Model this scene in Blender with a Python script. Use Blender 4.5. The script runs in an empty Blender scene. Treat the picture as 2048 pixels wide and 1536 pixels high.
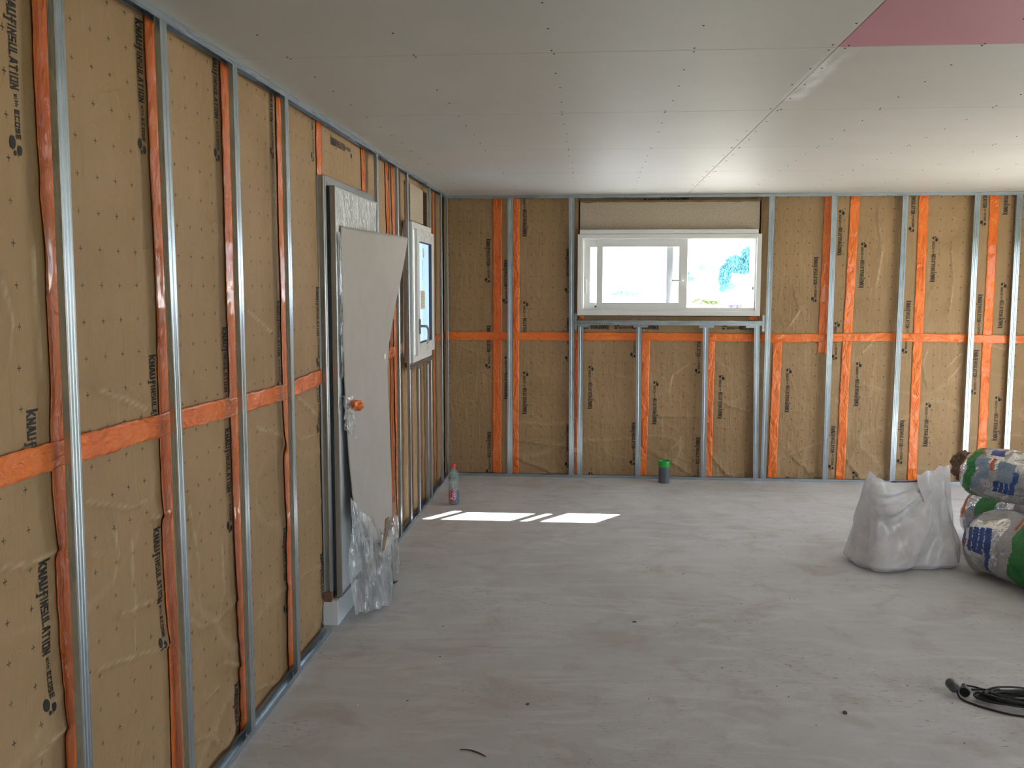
import bpy, bmesh, math, random
from mathutils import Vector, Matrix, noise
S = bpy.context.scene
C = S.collection
R = math.radians
D = 8.630      # distance from camera to the far wall's stud faces
H = 2.6        # ceiling height
XR = 5.55      # right wall
# ------------------------------------------------------------------ camera
cam_d = bpy.data.cameras.new('camera'); cam = bpy.data.objects.new('camera', cam_d); C.objects.link(cam)
cam_d.sensor_width = 36; cam_d.lens = 1873.98/2048*36; cam_d.clip_end = 500
yaw, pitch, roll = .0840981, .1023156, .0013252
fw = Vector((-math.sin(yaw)*math.cos(pitch), math.cos(yaw)*math.cos(pitch), -math.sin(pitch)))
rt = Vector((math.cos(yaw), math.sin(yaw), 0)); up = rt.cross(fw)
r2 = math.cos(roll)*rt+math.sin(roll)*up; u2 = -math.sin(roll)*rt+math.cos(roll)*up
m = Matrix((r2, u2, -fw)).transposed().to_4x4(); m.translation = Vector((1.31559, 0, 1.76218)); cam.matrix_world = m
S.camera = cam
# ------------------------------------------------------------------ light
S.view_settings.view_transform = 'Standard'; S.view_settings.look = 'None'
S.view_settings.gamma = 1; S.view_settings.use_curve_mapping = False
S.view_settings.exposure = 0.18
w = bpy.data.worlds.new('sky'); S.world = w; w.use_nodes = True
bg = w.node_tree.nodes['Background']; bg.inputs[0].default_value = (.80, .90, 1, 1); bg.inputs[1].default_value = 5.0
sd = bpy.data.lights.new('sun', 'SUN'); sd.energy = 42; sd.angle = R(.53); sd.color = (1, .95, .86)
sun = bpy.data.objects.new('sun', sd); C.objects.link(sun)
sun.rotation_euler = Vector((.72, 1, 1.113)).to_track_quat('Z', 'Y').to_euler(); sun.location = (8, 16, 12)

def portal(name, loc, rot, sx, sy):
    l = bpy.data.lights.new(name, 'AREA'); l.shape = 'RECTANGLE'; l.size = sx; l.size_y = sy
    l.cycles.is_portal = True
    o = bpy.data.objects.new(name, l); C.objects.link(o); o.location = loc; o.rotation_euler = rot
portal('portal_window', (2.0, D+.30, 1.88), (R(-90), 0, 0), 1.7, .8)
portal('portal_side', (-.34, 7.2, 1.72), (0, R(-90), 0), 1.1, .9)
portal('portal_door', (XR+.27, 6.75, 1.1), (0, R(90), 0), 2.3, 2.5)
portal('portal_added_opening', (XR+.27, .6, 1.1), (0, R(90), 0), 2.2, 3.3)  # portal over the added near opening

# ------------------------------------------------------------------ materials
class N:
    def __init__(s, name):
        s.m = bpy.data.materials.new(name); s.m.use_nodes = True; s.t = s.m.node_tree; s.n = s.t.nodes
        s.b = s.n['Principled BSDF']; s.out = s.n['Material Output']
    def add(s, ty, **k):
        x = s.n.new(ty)
        for a, v in k.items(): setattr(x, a, v)
        return x
    def l(s, a, b): s.t.links.new(a, b)
    def val(s, name, v): s.b.inputs[name].default_value = v
    def math(s, op, a, b=None, c=None):
        x = s.add('ShaderNodeMath', operation=op)
        for i, q in enumerate((a, b, c)):
            if q is None: continue
            if hasattr(q, 'links'): s.l(q, x.inputs[i])
            else: x.inputs[i].default_value = q
        return x.outputs[0]
    def coords(s, kind='Object', scale=(1, 1, 1)):
        t = s.add('ShaderNodeTexCoord'); mp = s.add('ShaderNodeMapping'); mp.inputs['Scale'].default_value = scale
        s.l(t.outputs[kind], mp.inputs[0]); return mp.outputs[0]
    def noise(s, vec, scale, detail=4, rough=.6, dist=0):
        x = s.add('ShaderNodeTexNoise'); x.inputs['Scale'].default_value = scale; x.inputs['Detail'].default_value = detail
        x.inputs['Roughness'].default_value = rough; x.inputs['Distortion'].default_value = dist
        s.l(vec, x.inputs['Vector']); return x.outputs['Fac']
    def ramp(s, fac, stops):
        x = s.add('ShaderNodeValToRGB'); e = x.color_ramp.elements
        while len(e) < len(stops): e.new(.5)
        for i, (p, c) in enumerate(stops): e[i].position = p; e[i].color = tuple(c)+(1,) if len(c) == 3 else c
        s.l(fac, x.inputs[0]); return x.outputs[0]
    def mix(s, fac, a, b, mode='MIX'):
        x = s.add('ShaderNodeMix', data_type='RGBA', blend_type=mode)
        for sock, q in ((x.inputs[0], fac), (x.inputs[6], a), (x.inputs[7], b)):
            if hasattr(q, 'links'): s.l(q, sock)
            elif isinstance(q, (int, float)): sock.default_value = q
            else: sock.default_value = tuple(q)+(1,)
        return x.outputs[2]
    def bump(s, h, strength=.3, dist=.01, prev=None):
        x = s.add('ShaderNodeBump'); x.inputs['Strength'].default_value = strength; x.inputs['Distance'].default_value = dist
        s.l(h, x.inputs['Height'])
        if prev is not None: s.l(prev, x.inputs['Normal'])
        return x.outputs[0]

def plain(name, col, rough=.5, metal=0., bump=0, bscale=60, var=.12):
    n = N(name); v = n.coords(); f = n.noise(v, bscale*.25, 3)
    c = n.ramp(f, [(.3, tuple(x*(1-var) for x in col)), (.7, tuple(min(1, x*(1+var)) for x in col))])
    n.l(c, n.b.inputs['Base Color']); n.val('Roughness', rough); n.val('Metallic', metal)
    if bump: n.l(n.bump(n.noise(v, bscale, 3), bump, .003), n.b.inputs['Normal'])
    return n.m

def kraft():
    n = N('kraft_membrane'); uv = n.add('ShaderNodeUVMap'); uv.uv_map = 'UVMap'
    sp = n.add('ShaderNodeSeparateXYZ'); n.l(uv.outputs[0], sp.inputs[0]); x, y = sp.outputs[0], sp.outputs[1]
    def cell(q, off): return n.math('SUBTRACT', n.math('FLOORED_MODULO', n.math('ADD', q, off), .1), .05)
    cx = n.math('ABSOLUTE', cell(x, -.10+.0)); cy = n.math('ABSOLUTE', cell(y, .083))
    def lt(a, b): return n.math('LESS_THAN', a, b)
    h = n.math('MULTIPLY', lt(cx, .0078), lt(cy, .0017)); v = n.math('MULTIPLY', lt(cx, .0015), lt(cy, .0088))
    cr = n.math('MAXIMUM', h, v)
    cr = n.math('MULTIPLY', cr, n.math('MULTIPLY', n.math('GREATER_THAN', x, .10), lt(x, .5)))
    mp = n.add('ShaderNodeMapping'); mp.inputs['Scale'].default_value = (6, 1.2, 1); oc = n.coords('Object')
    n.l(oc, mp.inputs[0])
    big = n.noise(oc, 2.2, 3); fib = n.noise(n.coords('Object', (90, 90, 9)), 1.0, 5, .65)
    wr = n.noise(oc, 7, 4, .55, 1.2)
    col = n.ramp(big, [(.3, (.345, .215, .100)), (.7, (.43, .277, .140))])
    col = n.mix(n.math('MULTIPLY', fib, .30), col, (.28, .185, .10))
    gn = n.noise(n.coords('Object', (260, 260, 120)), 1.0, 2, .5)
    col = n.mix(n.math('MULTIPLY', gn, .18), col, (.48, .34, .20))
    cr = n.math('MULTIPLY', cr, n.ramp(n.noise(oc, 45, 1), [(.30, (.55,)*3), (.6, (.95,)*3)]))
    col = n.mix(cr, col, (.03, .024, .02))
    wa = n.add('ShaderNodeAttribute'); wa.attribute_name = 'fold_highlight'
    col = n.mix(n.math('MULTIPLY', wa.outputs['Fac'], n.ramp(n.noise(oc, 25, 3), [(.3, (.15,)*3), (.6, (.65,)*3)])), col, (.62, .49, .33))  # lighter fold lines put into the colour where crease shading stays weak
    n.l(col, n.b.inputs['Base Color']); n.val('Roughness', .62); n.val('Specular IOR Level', .35)
    b = n.bump(wr, .55, .018); b = n.bump(fib, .45, .004, b)
    rd = n.noise(n.coords('Object', (1, 1, 1.6)), 2.6, 3, .45, .5)
    ridge = n.math('POWER', n.math('SUBTRACT', 1.0, n.math('ABSOLUTE', n.math('MULTIPLY', n.math('SUBTRACT', rd, .5), 5))), 6)
    b = n.bump(ridge, .22, .010, b); vw = n.noise(n.coords('Object', (5, 5, .9)), 3.5, 4, .6, 1.0); b = n.bump(vw, .6, .014, b)
    n.l(b, n.b.inputs['Normal']); return n.m
def tape_mat():
    n = N('orange_tape'); oc = n.coords('Object'); uvc = n.add('ShaderNodeUVMap'); uvc.uv_map = 'UVMap'
    def uvs(*sc):
        mp = n.add('ShaderNodeMapping'); mp.inputs['Scale'].default_value = sc; n.l(uvc.outputs[0], mp.inputs[0]); return mp.outputs[0]
    f = n.noise(uvs(34, 13, 1), 1, 5, .6, 1.6); g = n.noise(oc, 3, 3)
    col = n.ramp(g, [(.3, (.90, .165, .018)), (.7, (1.0, .24, .03))])
    st = n.noise(uvs(120, 9, 1), 1, 3, .5, .5)
    col = n.mix(n.ramp(st, [(.56, (0,)*3), (.80, (.35,)*3)]), col, (.95, .33, .13))
    n.l(col, n.b.inputs['Base Color']); n.l(n.ramp(st, [(.35, (.08,)*3), (.7, (.26,)*3)]), n.b.inputs['Roughness'])
    f2 = n.noise(uvs(15, 7, 1), 1, 3, .5, .8); n.l(n.bump(f, .8, .010, n.bump(f2, 1.0, .03)), n.b.inputs['Normal']); n.val('Coat Weight', .5); n.val('Coat Roughness', .08); return n.m
def steel(name='galvanised_steel', stretch=(120, 120, .6)):
    n = N(name); f = n.noise(n.coords('Object', stretch), 1, 3)
    sp = n.noise(n.coords('Object'), 9, 4)
    n.l(n.ramp(sp, [(.3, (.47, .56, .64)), (.7, (.58, .67, .75))]), n.b.inputs['Base Color'])
    n.val('Metallic', 1.0); n.l(n.ramp(f, [(.3, (.24,)*3), (.7, (.33,)*3)]), n.b.inputs['Roughness'])
    n.l(n.bump(f, .05, .0006), n.b.inputs['Normal']); return n.m
def floor_mat():
    n = N('concrete_floor'); v = n.coords()
    a = n.noise(v, .55, 6, .6, .6); b = n.noise(v, 3.2, 6, .65, .8); c = n.noise(v, 60, 5, .7); gr = n.noise(v, 260, 3, .7)
    col = n.ramp(a, [(.36, (.52, .52, .525)), (.64, (.65, .655, .675))])
    dirt = n.ramp(b, [(.50, (0,)*3), (.66, (.6,)*3)])
    col = n.mix(dirt, col, (.47, .42, .375))
    w1 = n.noise(n.coords('Object', (1, 3.5, 1)), 1.5, 6, .7, 1.5)
    col = n.mix(n.ramp(w1, [(.48, (0,)*3), (.66, (.6,)*3)]), col, (.74, .74, .75))
    # scuff specks, stronger in wandering patches
    ms = n.noise(v, 1.1, 2); sk = n.noise(n.coords('Object', (7, 26, 1)), 3.2, 4, .7, .6)
    sm = n.math('MULTIPLY', n.ramp(sk, [(.60, (0,)*3), (.66, (1,)*3)]), n.ramp(ms, [(.48, (0,)*3), (.60, (.8,)*3)]))
    col = n.mix(sm, col, (.14, .115, .095))
    s2 = n.noise(v, 30, 2, .5); col = n.mix(n.ramp(s2, [(.77, (0,)*3), (.80, (.7,)*3)]), col, (.12, .10, .085))
    col = n.mix(n.math('MULTIPLY', gr, .22), col, (.40, .38, .36))
    n.l(col, n.b.inputs['Base Color']); n.l(n.ramp(b, [(.3, (.55,)*3), (.7, (.8,)*3)]), n.b.inputs['Roughness'])
    n.l(n.bump(c, .3, .004, n.bump(gr, .3, .002)), n.b.inputs['Normal']); n.val('Specular IOR Level', .35); return n.m
def board_mat(name, c1, c2, smear=False):
    n = N(name); v = n.coords(); f = n.noise(v, 1.3, 4); g = n.noise(v, 150, 3)
    col = n.ramp(f, [(.3, c1), (.7, c2)])
    col = n.mix(n.math('MULTIPLY', g, .12), col, tuple(x*.75 for x in c1))
    if smear:   # wiped filler beside the long joint
        sp = n.add('ShaderNodeSeparateXYZ'); n.l(v, sp.inputs[0])
        dx = n.math('ABSOLUTE', n.math('SUBTRACT', sp.outputs[0], 2.20)); dy = n.math('ABSOLUTE', n.math('SUBTRACT', sp.outputs[1], 3.95))
        msk = n.math('MULTIPLY', n.ramp(dx, [(.025, (1,)*3), (.06, (0,)*3)]), n.ramp(dy, [(.35, (1,)*3), (.5, (0,)*3)]))
        msk = n.math('MULTIPLY', msk, n.ramp(n.noise(n.coords('Object', (9, 2, 1)), 2, 4), [(.35, (0,)*3), (.60, (.6,)*3)]))
        col = n.mix(msk, col, (.86, .87, .88))
    n.l(col, n.b.inputs['Base Color']); n.val('Roughness', .55); n.val('Specular IOR Level', .4)
    n.l(n.bump(n.noise(v, 2.2, 3), .12, .01, n.bump(g, .15, .001)), n.b.inputs['Normal']); return n.m
def glass(name='window_glass', tint=(.95, .97, 1), gl=.08):
    n = N(name); t = n.add('ShaderNodeBsdfTransparent'); t.inputs[0].default_value = tint+(1,)
    g = n.add('ShaderNodeBsdfGlossy'); g.inputs['Roughness'].default_value = .02
    mx = n.add('ShaderNodeMixShader'); mx.inputs[0].default_value = gl
    n.l(t.outputs[0], mx.inputs[1]); n.l(g.outputs[0], mx.inputs[2]); n.l(mx.outputs[0], n.out.inputs[0]); return n.m
def film(name, body=.35, col=(.85, .89, .92), gl=.25, rough=.12, bscale=14, tr=.4, bs=.8, st=(1, 1, 1)):
    """thin polythene: part clear, part milky, glossy, crumpled"""
    n = N(name); v = n.coords()
    cr = n.noise(n.coords('Object', st), bscale, 4, .6, 1.2); bp = n.bump(cr, bs, .02)
    t = n.add('ShaderNodeBsdfTransparent'); t.inputs[0].default_value = (.93, .96, .98, 1)
    d = n.add('ShaderNodeBsdfDiffuse'); d.inputs[0].default_value = col+(1,); n.l(bp, d.inputs['Normal'])
    tl = n.add('ShaderNodeBsdfTranslucent'); tl.inputs[0].default_value = col+(1,)
    m0 = n.add('ShaderNodeMixShader'); m0.inputs[0].default_value = tr; n.l(d.outputs[0], m0.inputs[1]); n.l(tl.outputs[0], m0.inputs[2])
    m1 = n.add('ShaderNodeMixShader'); n.l(n.ramp(cr, [(.35, (max(0, body-.2),)*3), (.7, (min(1, body+.25),)*3)]), m1.inputs[0])
    n.l(t.outputs[0], m1.inputs[1]); n.l(m0.outputs[0], m1.inputs[2])
    g = n.add('ShaderNodeBsdfGlossy'); g.inputs['Roughness'].default_value = rough; n.l(bp, g.inputs['Normal'])
    lw = n.add('ShaderNodeFresnel'); lw.inputs[0].default_value = 1.5; n.l(bp, lw.inputs['Normal'])
    m2 = n.add('ShaderNodeMixShader'); n.l(n.math('ADD', lw.outputs[0], gl), m2.inputs[0])
    n.l(m1.outputs[0], m2.inputs[1]); n.l(g.outputs[0], m2.inputs[2]); n.l(m2.outputs[0], n.out.inputs[0]); return n.m
def wool_board(name, a, b, sc=90):
    n = N(name); v = n.coords(); f = n.noise(v, sc, 5, .75); g = n.noise(v, 5, 3)
    col = n.ramp(f, [(.32, a), (.60, b)]); col = n.mix(n.math('MULTIPLY', g, .35), col, tuple(x*.8 for x in b))
    n.l(col, n.b.inputs['Base Color']); n.val('Roughness', .95); n.l(n.bump(f, .6, .006), n.b.inputs['Normal']); return n.m

M = dict(
    kraft=kraft(), tape=tape_mat(), steel=steel(), steelh=steel('galvanised_track', (2, 2, 90)), floor=floor_mat(),
    board=board_mat('plasterboard_grey', (.455, .45, .42), (.495, .49, .46), True),
    pink=board_mat('plasterboard_pink', (.43, .18, .23), (.48, .21, .27)),
    ink=plain('black_ink', (.022, .019, .017), .7), screw=plain('dark_screw', (.02, .02, .02), .4, .6),
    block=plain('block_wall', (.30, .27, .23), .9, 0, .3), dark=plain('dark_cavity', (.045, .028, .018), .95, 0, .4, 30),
    pvc=plain('white_pvc', (.78, .79, .77), .32, 0, 0, 20, .02), rubber=plain('black_gasket', (.03, .03, .035), .6),
    glass=glass(), blueglass=None, wool=wool_board('mineral_wool_board', (.34, .26, .18), (.60, .51, .39)),
    woolbrown=wool_board('brown_glass_wool', (.10, .055, .035), (.24, .15, .10), 60),
    edge=plain('torn_kraft', (.20, .13, .07), .9, 0, .5, 40), alu=plain('grey_door_profile', (.42, .45, .47), .30, .75, 0, 20, .05),
    panelwhite=plain('white_door_skin', (.80, .86, .90), .3, 0, 0, 8, .03), film=film('clear_film', .36, (.92, .97, 1.0), .08, rough=.06, bscale=9, bs=.9, st=(1.6, 1.6, .45)),
    shrink=film('door_film', .92, (.88, .92, .90), .10, rough=.10, bscale=16, tr=.1), sheet=None, rag=plain('torn_paper', (.28, .19, .10), .9, 0, .4, 40),
    black=plain('black_rubber', (.012, .012, .013), .45), darkgrey=plain('dark_grey_plastic', (.07, .075, .085), .4),
    greentape=plain('green_tape', (.03, .42, .06), .35, 0, .3, 40), greypipe=plain('grey_pipe', (.10, .12, .15), .4),
    red=plain('red_plastic', (.75, .015, .03), .35), bluesleeve=plain('blue_ink', (.03, .10, .42), .4), white=plain('white_print', (.85, .85, .85), .5),
    stain=plain('printed_mark', (.25, .36, .42), .6), copper=plain('brown_paint', (.25, .12, .09), .6))
M['blueglass'] = glass('sheathed_glass', (.72, .82, 1.0), .10)
M['sheet'] = plain('fibreboard_beige', (.44, .405, .375), .75, 0, .2, 30, .04)
M['pet'] = film('bottle_plastic', .16, (.75, .85, .90), .12, rough=.06, bscale=40)
M['petblue'] = film('bottle_label_blue', .5, (.16, .28, .62), .12, rough=.1, bscale=40)
M['petgreen'] = film('bottle_green', .45, (.10, .50, .33), .12, rough=.1, bscale=40)
M['sack'] = film('white_sack', .95, (.97, .97, 1.0), .02, rough=.25, bscale=4, tr=.30, bs=.35)
M['bagw'] = film('bag_film', .90, (.55, .54, .56), .06, rough=.16, bscale=18)

def film_colour(name, col):
    n = N(name); v = n.coords(); cr = n.noise(n.coords('Object', (1, 3, 3)), 14, 4, .6, 2)
    n.l(n.ramp(cr, [(.35, col), (.72, tuple(min(1, x*1.15+.05) for x in col))]), n.b.inputs['Base Color']); n.val('Roughness', .28)
    n.l(n.bump(cr, .7, .02), n.b.inputs['Normal']); return n.m
M['bg'] = film_colour('green_film', (.012, .22, .035)); M['bb'] = film_colour('blue_film', (.015, .07, .30)); M['bo'] = film_colour('orange_film', (.55, .10, .03))
M['bp'] = film_colour('grey_film', (.42, .40, .42)); M['bs'] = film_colour('pale_blue_film', (.22, .30, .42))

# ------------------------------------------------------------------ mesh helpers
class MB:
    def __init__(s): s.v = []; s.f = []; s.fm = []; s.uv = {}
    def add(s, vs, fs, mi=0):
        o = len(s.v); s.v += [tuple(p) for p in vs]
        for f in fs: s.f.append(tuple(i+o for i in f)); s.fm.append(mi)
    def box(s, a, b, mi=0, bev=0):
        x0, y0, z0 = a; x1, y1, z1 = b
        s.add([(x0, y0, z0), (x1, y0, z0), (x1, y1, z0), (x0, y1, z0), (x0, y0, z1), (x1, y0, z1), (x1, y1, z1), (x0, y1, z1)],
              [(0, 3, 2, 1), (4, 5, 6, 7), (0, 1, 5, 4), (1, 2, 6, 5), (2, 3, 7, 6), (3, 0, 4, 7)], mi)
    def tube(s, pts, r, n=10, mi=0, cap=True):
        pts = [Vector(p) for p in pts]; rings = []; rr = r if isinstance(r, (list, tuple)) else [r]*len(pts)
        t = (pts[1]-pts[0]).normalized(); a = t.orthogonal().normalized()
        for i, p in enumerate(pts):
            if i: 
                t2 = (pts[min(i+1, len(pts)-1)]-pts[i-1]).normalized(); a = (a-t2*a.dot(t2)).normalized(); t = t2
            b = t.cross(a); rings.append([p+(a*math.cos(k*2*math.pi/n)+b*math.sin(k*2*math.pi/n))*rr[i] for k in range(n)])
        vs = [q for g in rings for q in g]; fs = []
        for i in range(len(pts)-1):
            for k in range(n): fs.append((i*n+k, i*n+(k+1) % n, (i+1)*n+(k+1) % n, (i+1)*n+k))
        if cap: fs += [tuple(range(n))[::-1], tuple(range((len(pts)-1)*n, len(pts)*n))]
        s.add(vs, fs, mi)
    def grid(s, fn, nu, nv, mi=None):
        o = len(s.v)
        for j in range(nv+1):
            for i in range(nu+1): s.v.append(tuple(fn(i/nu, j/nv)))
        for j in range(nv):
            for i in range(nu):
                a = o+j*(nu+1)+i; s.f.append((a, a+1, a+nu+2, a+nu+1)); s.fm.append(mi((i+.5)/nu, (j+.5)/nv) if mi else 0)
    def lathe(s, prof, n=24, mi=0, c=(0, 0, 0), sq=None):
        o = len(s.v)
        for (r, z) in prof:
            for k in range(n):
                a = k*2*math.pi/n; q = sq(a, z) if sq else 1
                s.v.append((c[0]+r*q*math.cos(a), c[1]+r*q*math.sin(a), c[2]+z))
        for j in range(len(prof)-1):
            for k in range(n):
                s.f.append((o+j*n+k, o+j*n+(k+1) % n, o+(j+1)*n+(k+1) % n, o+(j+1)*n+k)); s.fm.append(mi if isinstance(mi, int) else mi(j))
    def build(s, name, mats, parent=None, smooth=False, recalc=True, bevel=0, solid=0):
        me = bpy.data.meshes.new(name); me.from_pydata(s.v, [], s.f)
        if not isinstance(mats, (list, tuple)): mats = [mats]
        for q in mats: me.materials.append(q)
        me.polygons.foreach_set('material_index', s.fm)
        if recalc:
            bm = bmesh.new(); bm.from_mesh(me); bmesh.ops.recalc_face_normals(bm, faces=bm.faces); bm.to_mesh(me); bm.free()
        if smooth: me.polygons.foreach_set('use_smooth', [True]*len(me.polygons))
        me.update()
        o = bpy.data.objects.new(name, me); C.objects.link(o)
        if parent: o.parent = parent
        if bevel:
            b = o.modifiers.new('bevel', 'BEVEL'); b.width = bevel; b.segments = 2; b.limit_method = 'ANGLE'
        if solid:
            b = o.modifiers.new('solid', 'SOLIDIFY'); b.thickness = solid; b.offset = 0
        return o
def tag(o, label=None, cat=None, group=None, kind=None):
    if label: o['label'] = label
    if cat: o['category'] = cat
    if group: o['group'] = group
    if kind: o['kind'] = kind
    return o
def empty(name, loc=(0, 0, 0)):
    o = bpy.data.objects.new(name, None); o.empty_display_size = .05; C.objects.link(o); o.location = loc; return o
def under(o, root):      # parent keeping world place (roots are unrotated)
    o.parent = root; o.location = Vector(o.location)-root.location; return o
def bx(name, a, b, mat, parent=None, bevel=0):
    k = MB(); k.box(a, b); o = k.build(name, mat, None, bevel=bevel)
    if parent: under(o, parent)
    return o

# wall mapping: u along the wall to the viewer's right, d out into the room from the stud faces, v up
def P(wall, u, d, v): return (d, u, v) if wall == 'L' else (u, D-d, v)
def ridged(u, v, s):
    a = noise.noise(Vector((u*1.1+v*.8+s, v*2.6-u*.7, s)))
    return max(0, 1-abs(a)*8)**2
# folds pressed into the kraft facing, as runs of (u, v) on each wall
CL= [[(2.033, 1.107), (2.129, 1.088), (2.247, 1.083)], [(2.113, 0.593), (2.183, 0.603), (2.245, 0.606)], [(2.419, 1.029), (2.489, 1.009), (2.551, 1.006)], [(2.413, 1.178), (2.651, 1.104), (2.752, 1.102)], [(2.575, 0.803), (2.678, 0.791), (2.769, 0.776)], [(2.428, 0.693), (2.59, 0.659), (2.842, 0.599)], [(3.031, 0.625), (3.114, 0.562), (3.254, 0.538), (3.42, 0.54)], [(3.302, 0.358), (3.452, 0.284)], [(3.122, 0.281), (3.263, 0.285)], [(3.631, 0.102), (3.816, 0.052), (4.026, -0.032)], [(3.049, 0.173), (3.155, 0.145), (3.323, -0.004)], [(2.496, 1.475), (2.625, 1.44), (2.769, 1.386)], [(3.664, 1.668), (3.928, 1.57)], [(2.525, 0.907), (2.563, 0.985), (2.55, 1.063)], [(2.646, 0.665), (2.652, 0.819), (2.643, 1.008)], [(3.105, 0.611), (3.108, 0.809), (3.055, 1.018)], [(3.263, 0.535), (3.332, 0.627), (3.323, 0.822)], [(2.091, 1.779), (2.121, 1.685), (2.103, 1.591)], [(2.216, 1.853), (2.222, 1.681), (2.23, 1.531)], [(2.781, 1.043), (2.848, 1.027)], [(4.249, 1.263), (4.559, 1.126)], [(4.309, 1.04), (4.51, 1.033)], [(3.719, 1.188), (4.025, 1.109), (4.088, 1.03)]]
CB= [[(1.934, 0.211), (2.063, 0.162), (2.236, 0.042)], [(2.448, 0.201), (2.57, 0.057), (2.644, 0.016)], [(0.669, 0.147), (0.802, 0.102), (0.943, 0.038)], [(2.046, 0.872), (2.067, 0.965), (2.202, 1.058)], [(1.959, 0.582), (2.302, 0.582)], [(2.572, 0.692), (2.777, 0.635)], [(0.64, 0.338), (1.036, 0.287)], [(4.53, 1.087), (4.592, 1.159), (4.655, 1.186)], [(4.515, 0.942), (4.577, 1.01), (4.638, 1.101)], [(3.671, 0.175), (3.784, 0.024)], [(4.403, 0.049), (4.488, 0.12)], [(4.329, 1.211), (4.291, 1.076), (4.319, 0.94)], [(3.24, 0.228), (3.312, 0.076)], [(3.762, 1.185), (3.833, 1.262)], [(3.196, 0.19), (3.426, 0.031)], [(3.112, 1.43), (3.197, 1.566), (3.148, 1.701)], [(2.057, 0.265), (2.147, 0.36)], [(3.867, 1.836), (3.9, 2.102), (3.844, 2.411)], [(4.491, 2.101), (4.529, 1.836), (4.507, 1.57)], [(4.867, 1.26), (4.998, 1.216)]]

def fold(wall, u, v, line=False):
    best = 0
    for c in (CL if wall == 'L' else CB):
        if not (min(p[0] for p in c)-.12 < u < max(p[0] for p in c)+.12 and min(p[1] for p in c)-.12 < v < max(p[1] for p in c)+.12): continue
        for (a, b), (p, q) in zip(c, c[1:]):
            dx, dy = p-a, q-b; L2 = dx*dx+dy*dy; t = max(0, min(1, ((u-a)*dx+(v-b)*dy)/L2)); ex, ey = u-a-dx*t, v-b-dy*t
            d = math.hypot(ex, ey); sg = dx*ey-dy*ex
            if dx < 0: sg = -sg
            h = (math.exp(-d/.05) if sg > 0 else math.exp(-d/.009)) if not line else math.exp(-(d/.0045)**2)
            best = max(best, h)
    return best*(1 if line else .012)
def wr(wall, u, v):
    s = 0 if wall == 'L' else 31.7
    low = max(0, min(1, (1.35-v)/.9))
    q = .0045*noise.noise(Vector((u*1.6+s, v*1.2, .3)))+.0028*noise.noise(Vector((u*5+s, v*2.6, 4.1)))
    q += .0010*noise.noise(Vector((u*17+s, v*9, 9)))
    amp = (.0008+.0050*low) if wall == 'L' else (.0006+.0035*low+(.0020 if u > 3 else 0))
    q += amp*ridged(u, v, s+2)+amp*.7*ridged(v*.9, u*1.1, s+17)*low
    return q+fold(wall, u, v)
MEM = -.062       # membrane plane behind the stud faces

def panel(wall, u0, u1, v0, v1, roll=None, texts=(), label='', step=.009, group=None, htexts=()):
    """one strip of wool batt: kraft face, edges, printed lettering"""
    if roll is None: roll = u0
    k = MB(); nu = max(4, int((u1-u0)/step)); nv = max(4, int((v1-v0)/(step*1.15)))
    g = .0015
    def pos(a, b):
        u = u0+g+(u1-u0-2*g)*a; v = v0+(v1-v0)*b
        ed = min(a*(u1-u0), (1-a)*(u1-u0), .03)/.03
        return P(wall, u, MEM+wr(wall, u, v)-.004*(1-ed)**2, v)
    k.grid(pos, nu, nv); n0 = len(k.v)
    # edges back to the wall
    dk = MEM-.085; st = nu+1
    rim = [i for i in range(st)]+[j*st+nu for j in range(1, nv+1)]+[nv*st+i for i in range(nu-1, -1, -1)]+[j*st for j in range(nv-1, 0, -1)]
    base = len(k.v)
    for i in rim:
        p = k.v[i]; k.v.append((dk, p[1], p[2]) if wall == 'L' else (p[0], D-dk, p[2]))
    for i in range(len(rim)):
        a, b = rim[i], rim[(i+1) % len(rim)]; k.f.append((a, b, base+(i+1) % len(rim), base+i)); k.fm.append(1)
    o = k.build('insulation_batt', [M['kraft'], M['woolbrown']], smooth=False, recalc=False)
    me = o.data; uvl = me.uv_layers.new(name='UVMap')
    for lp in me.loops:
        p = me.vertices[lp.vertex_index].co
        uu, vv = (p.y, p.z) if wall == 'L' else (p.x, p.z)
        uvl.data[lp.index].uv = (uu-roll, vv)
    for pl in me.polygons: pl.use_smooth = pl.material_index == 0
    at_ = me.attributes.new('fold_highlight', 'FLOAT', 'POINT'); cs_ = [((q.co.y, q.co.z) if wall == 'L' else (q.co.x, q.co.z)) for q in me.vertices]
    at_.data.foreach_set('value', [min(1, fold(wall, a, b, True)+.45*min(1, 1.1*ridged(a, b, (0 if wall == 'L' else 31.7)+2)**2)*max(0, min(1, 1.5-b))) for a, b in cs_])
    tag(o, label, 'insulation batt', group)
    def put(quads, mp):
        t = MB()
        for q in quads:
            pts = [mp(s, h) for s, h in q]
            cu = sum(a for a, b in pts)/len(pts); cv = sum(b for a, b in pts)/len(pts)
            if not (u0+.003 < cu < u1-.003 and v0+.003 < cv < v1-.003): continue
            t.add([P(wall, a, MEM+wr(wall, a, b)+.0016, b) for a, b in pts], [tuple(range(len(pts)))])
        if t.f: t.build('printed_lettering', M['ink'], o, recalc=False)
    for (uc, vk, ori) in texts:
        if ori == 'D': put(LOGO, lambda s, h: (uc+h-.015, vk-s))
        else: put(LOGO, lambda s, h: (uc-(h-.015), vk+s))
    for (uk, vc) in htexts: put(LOGO, lambda s, h: (uk-s, vc-(h-.015)))
    return o

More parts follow.
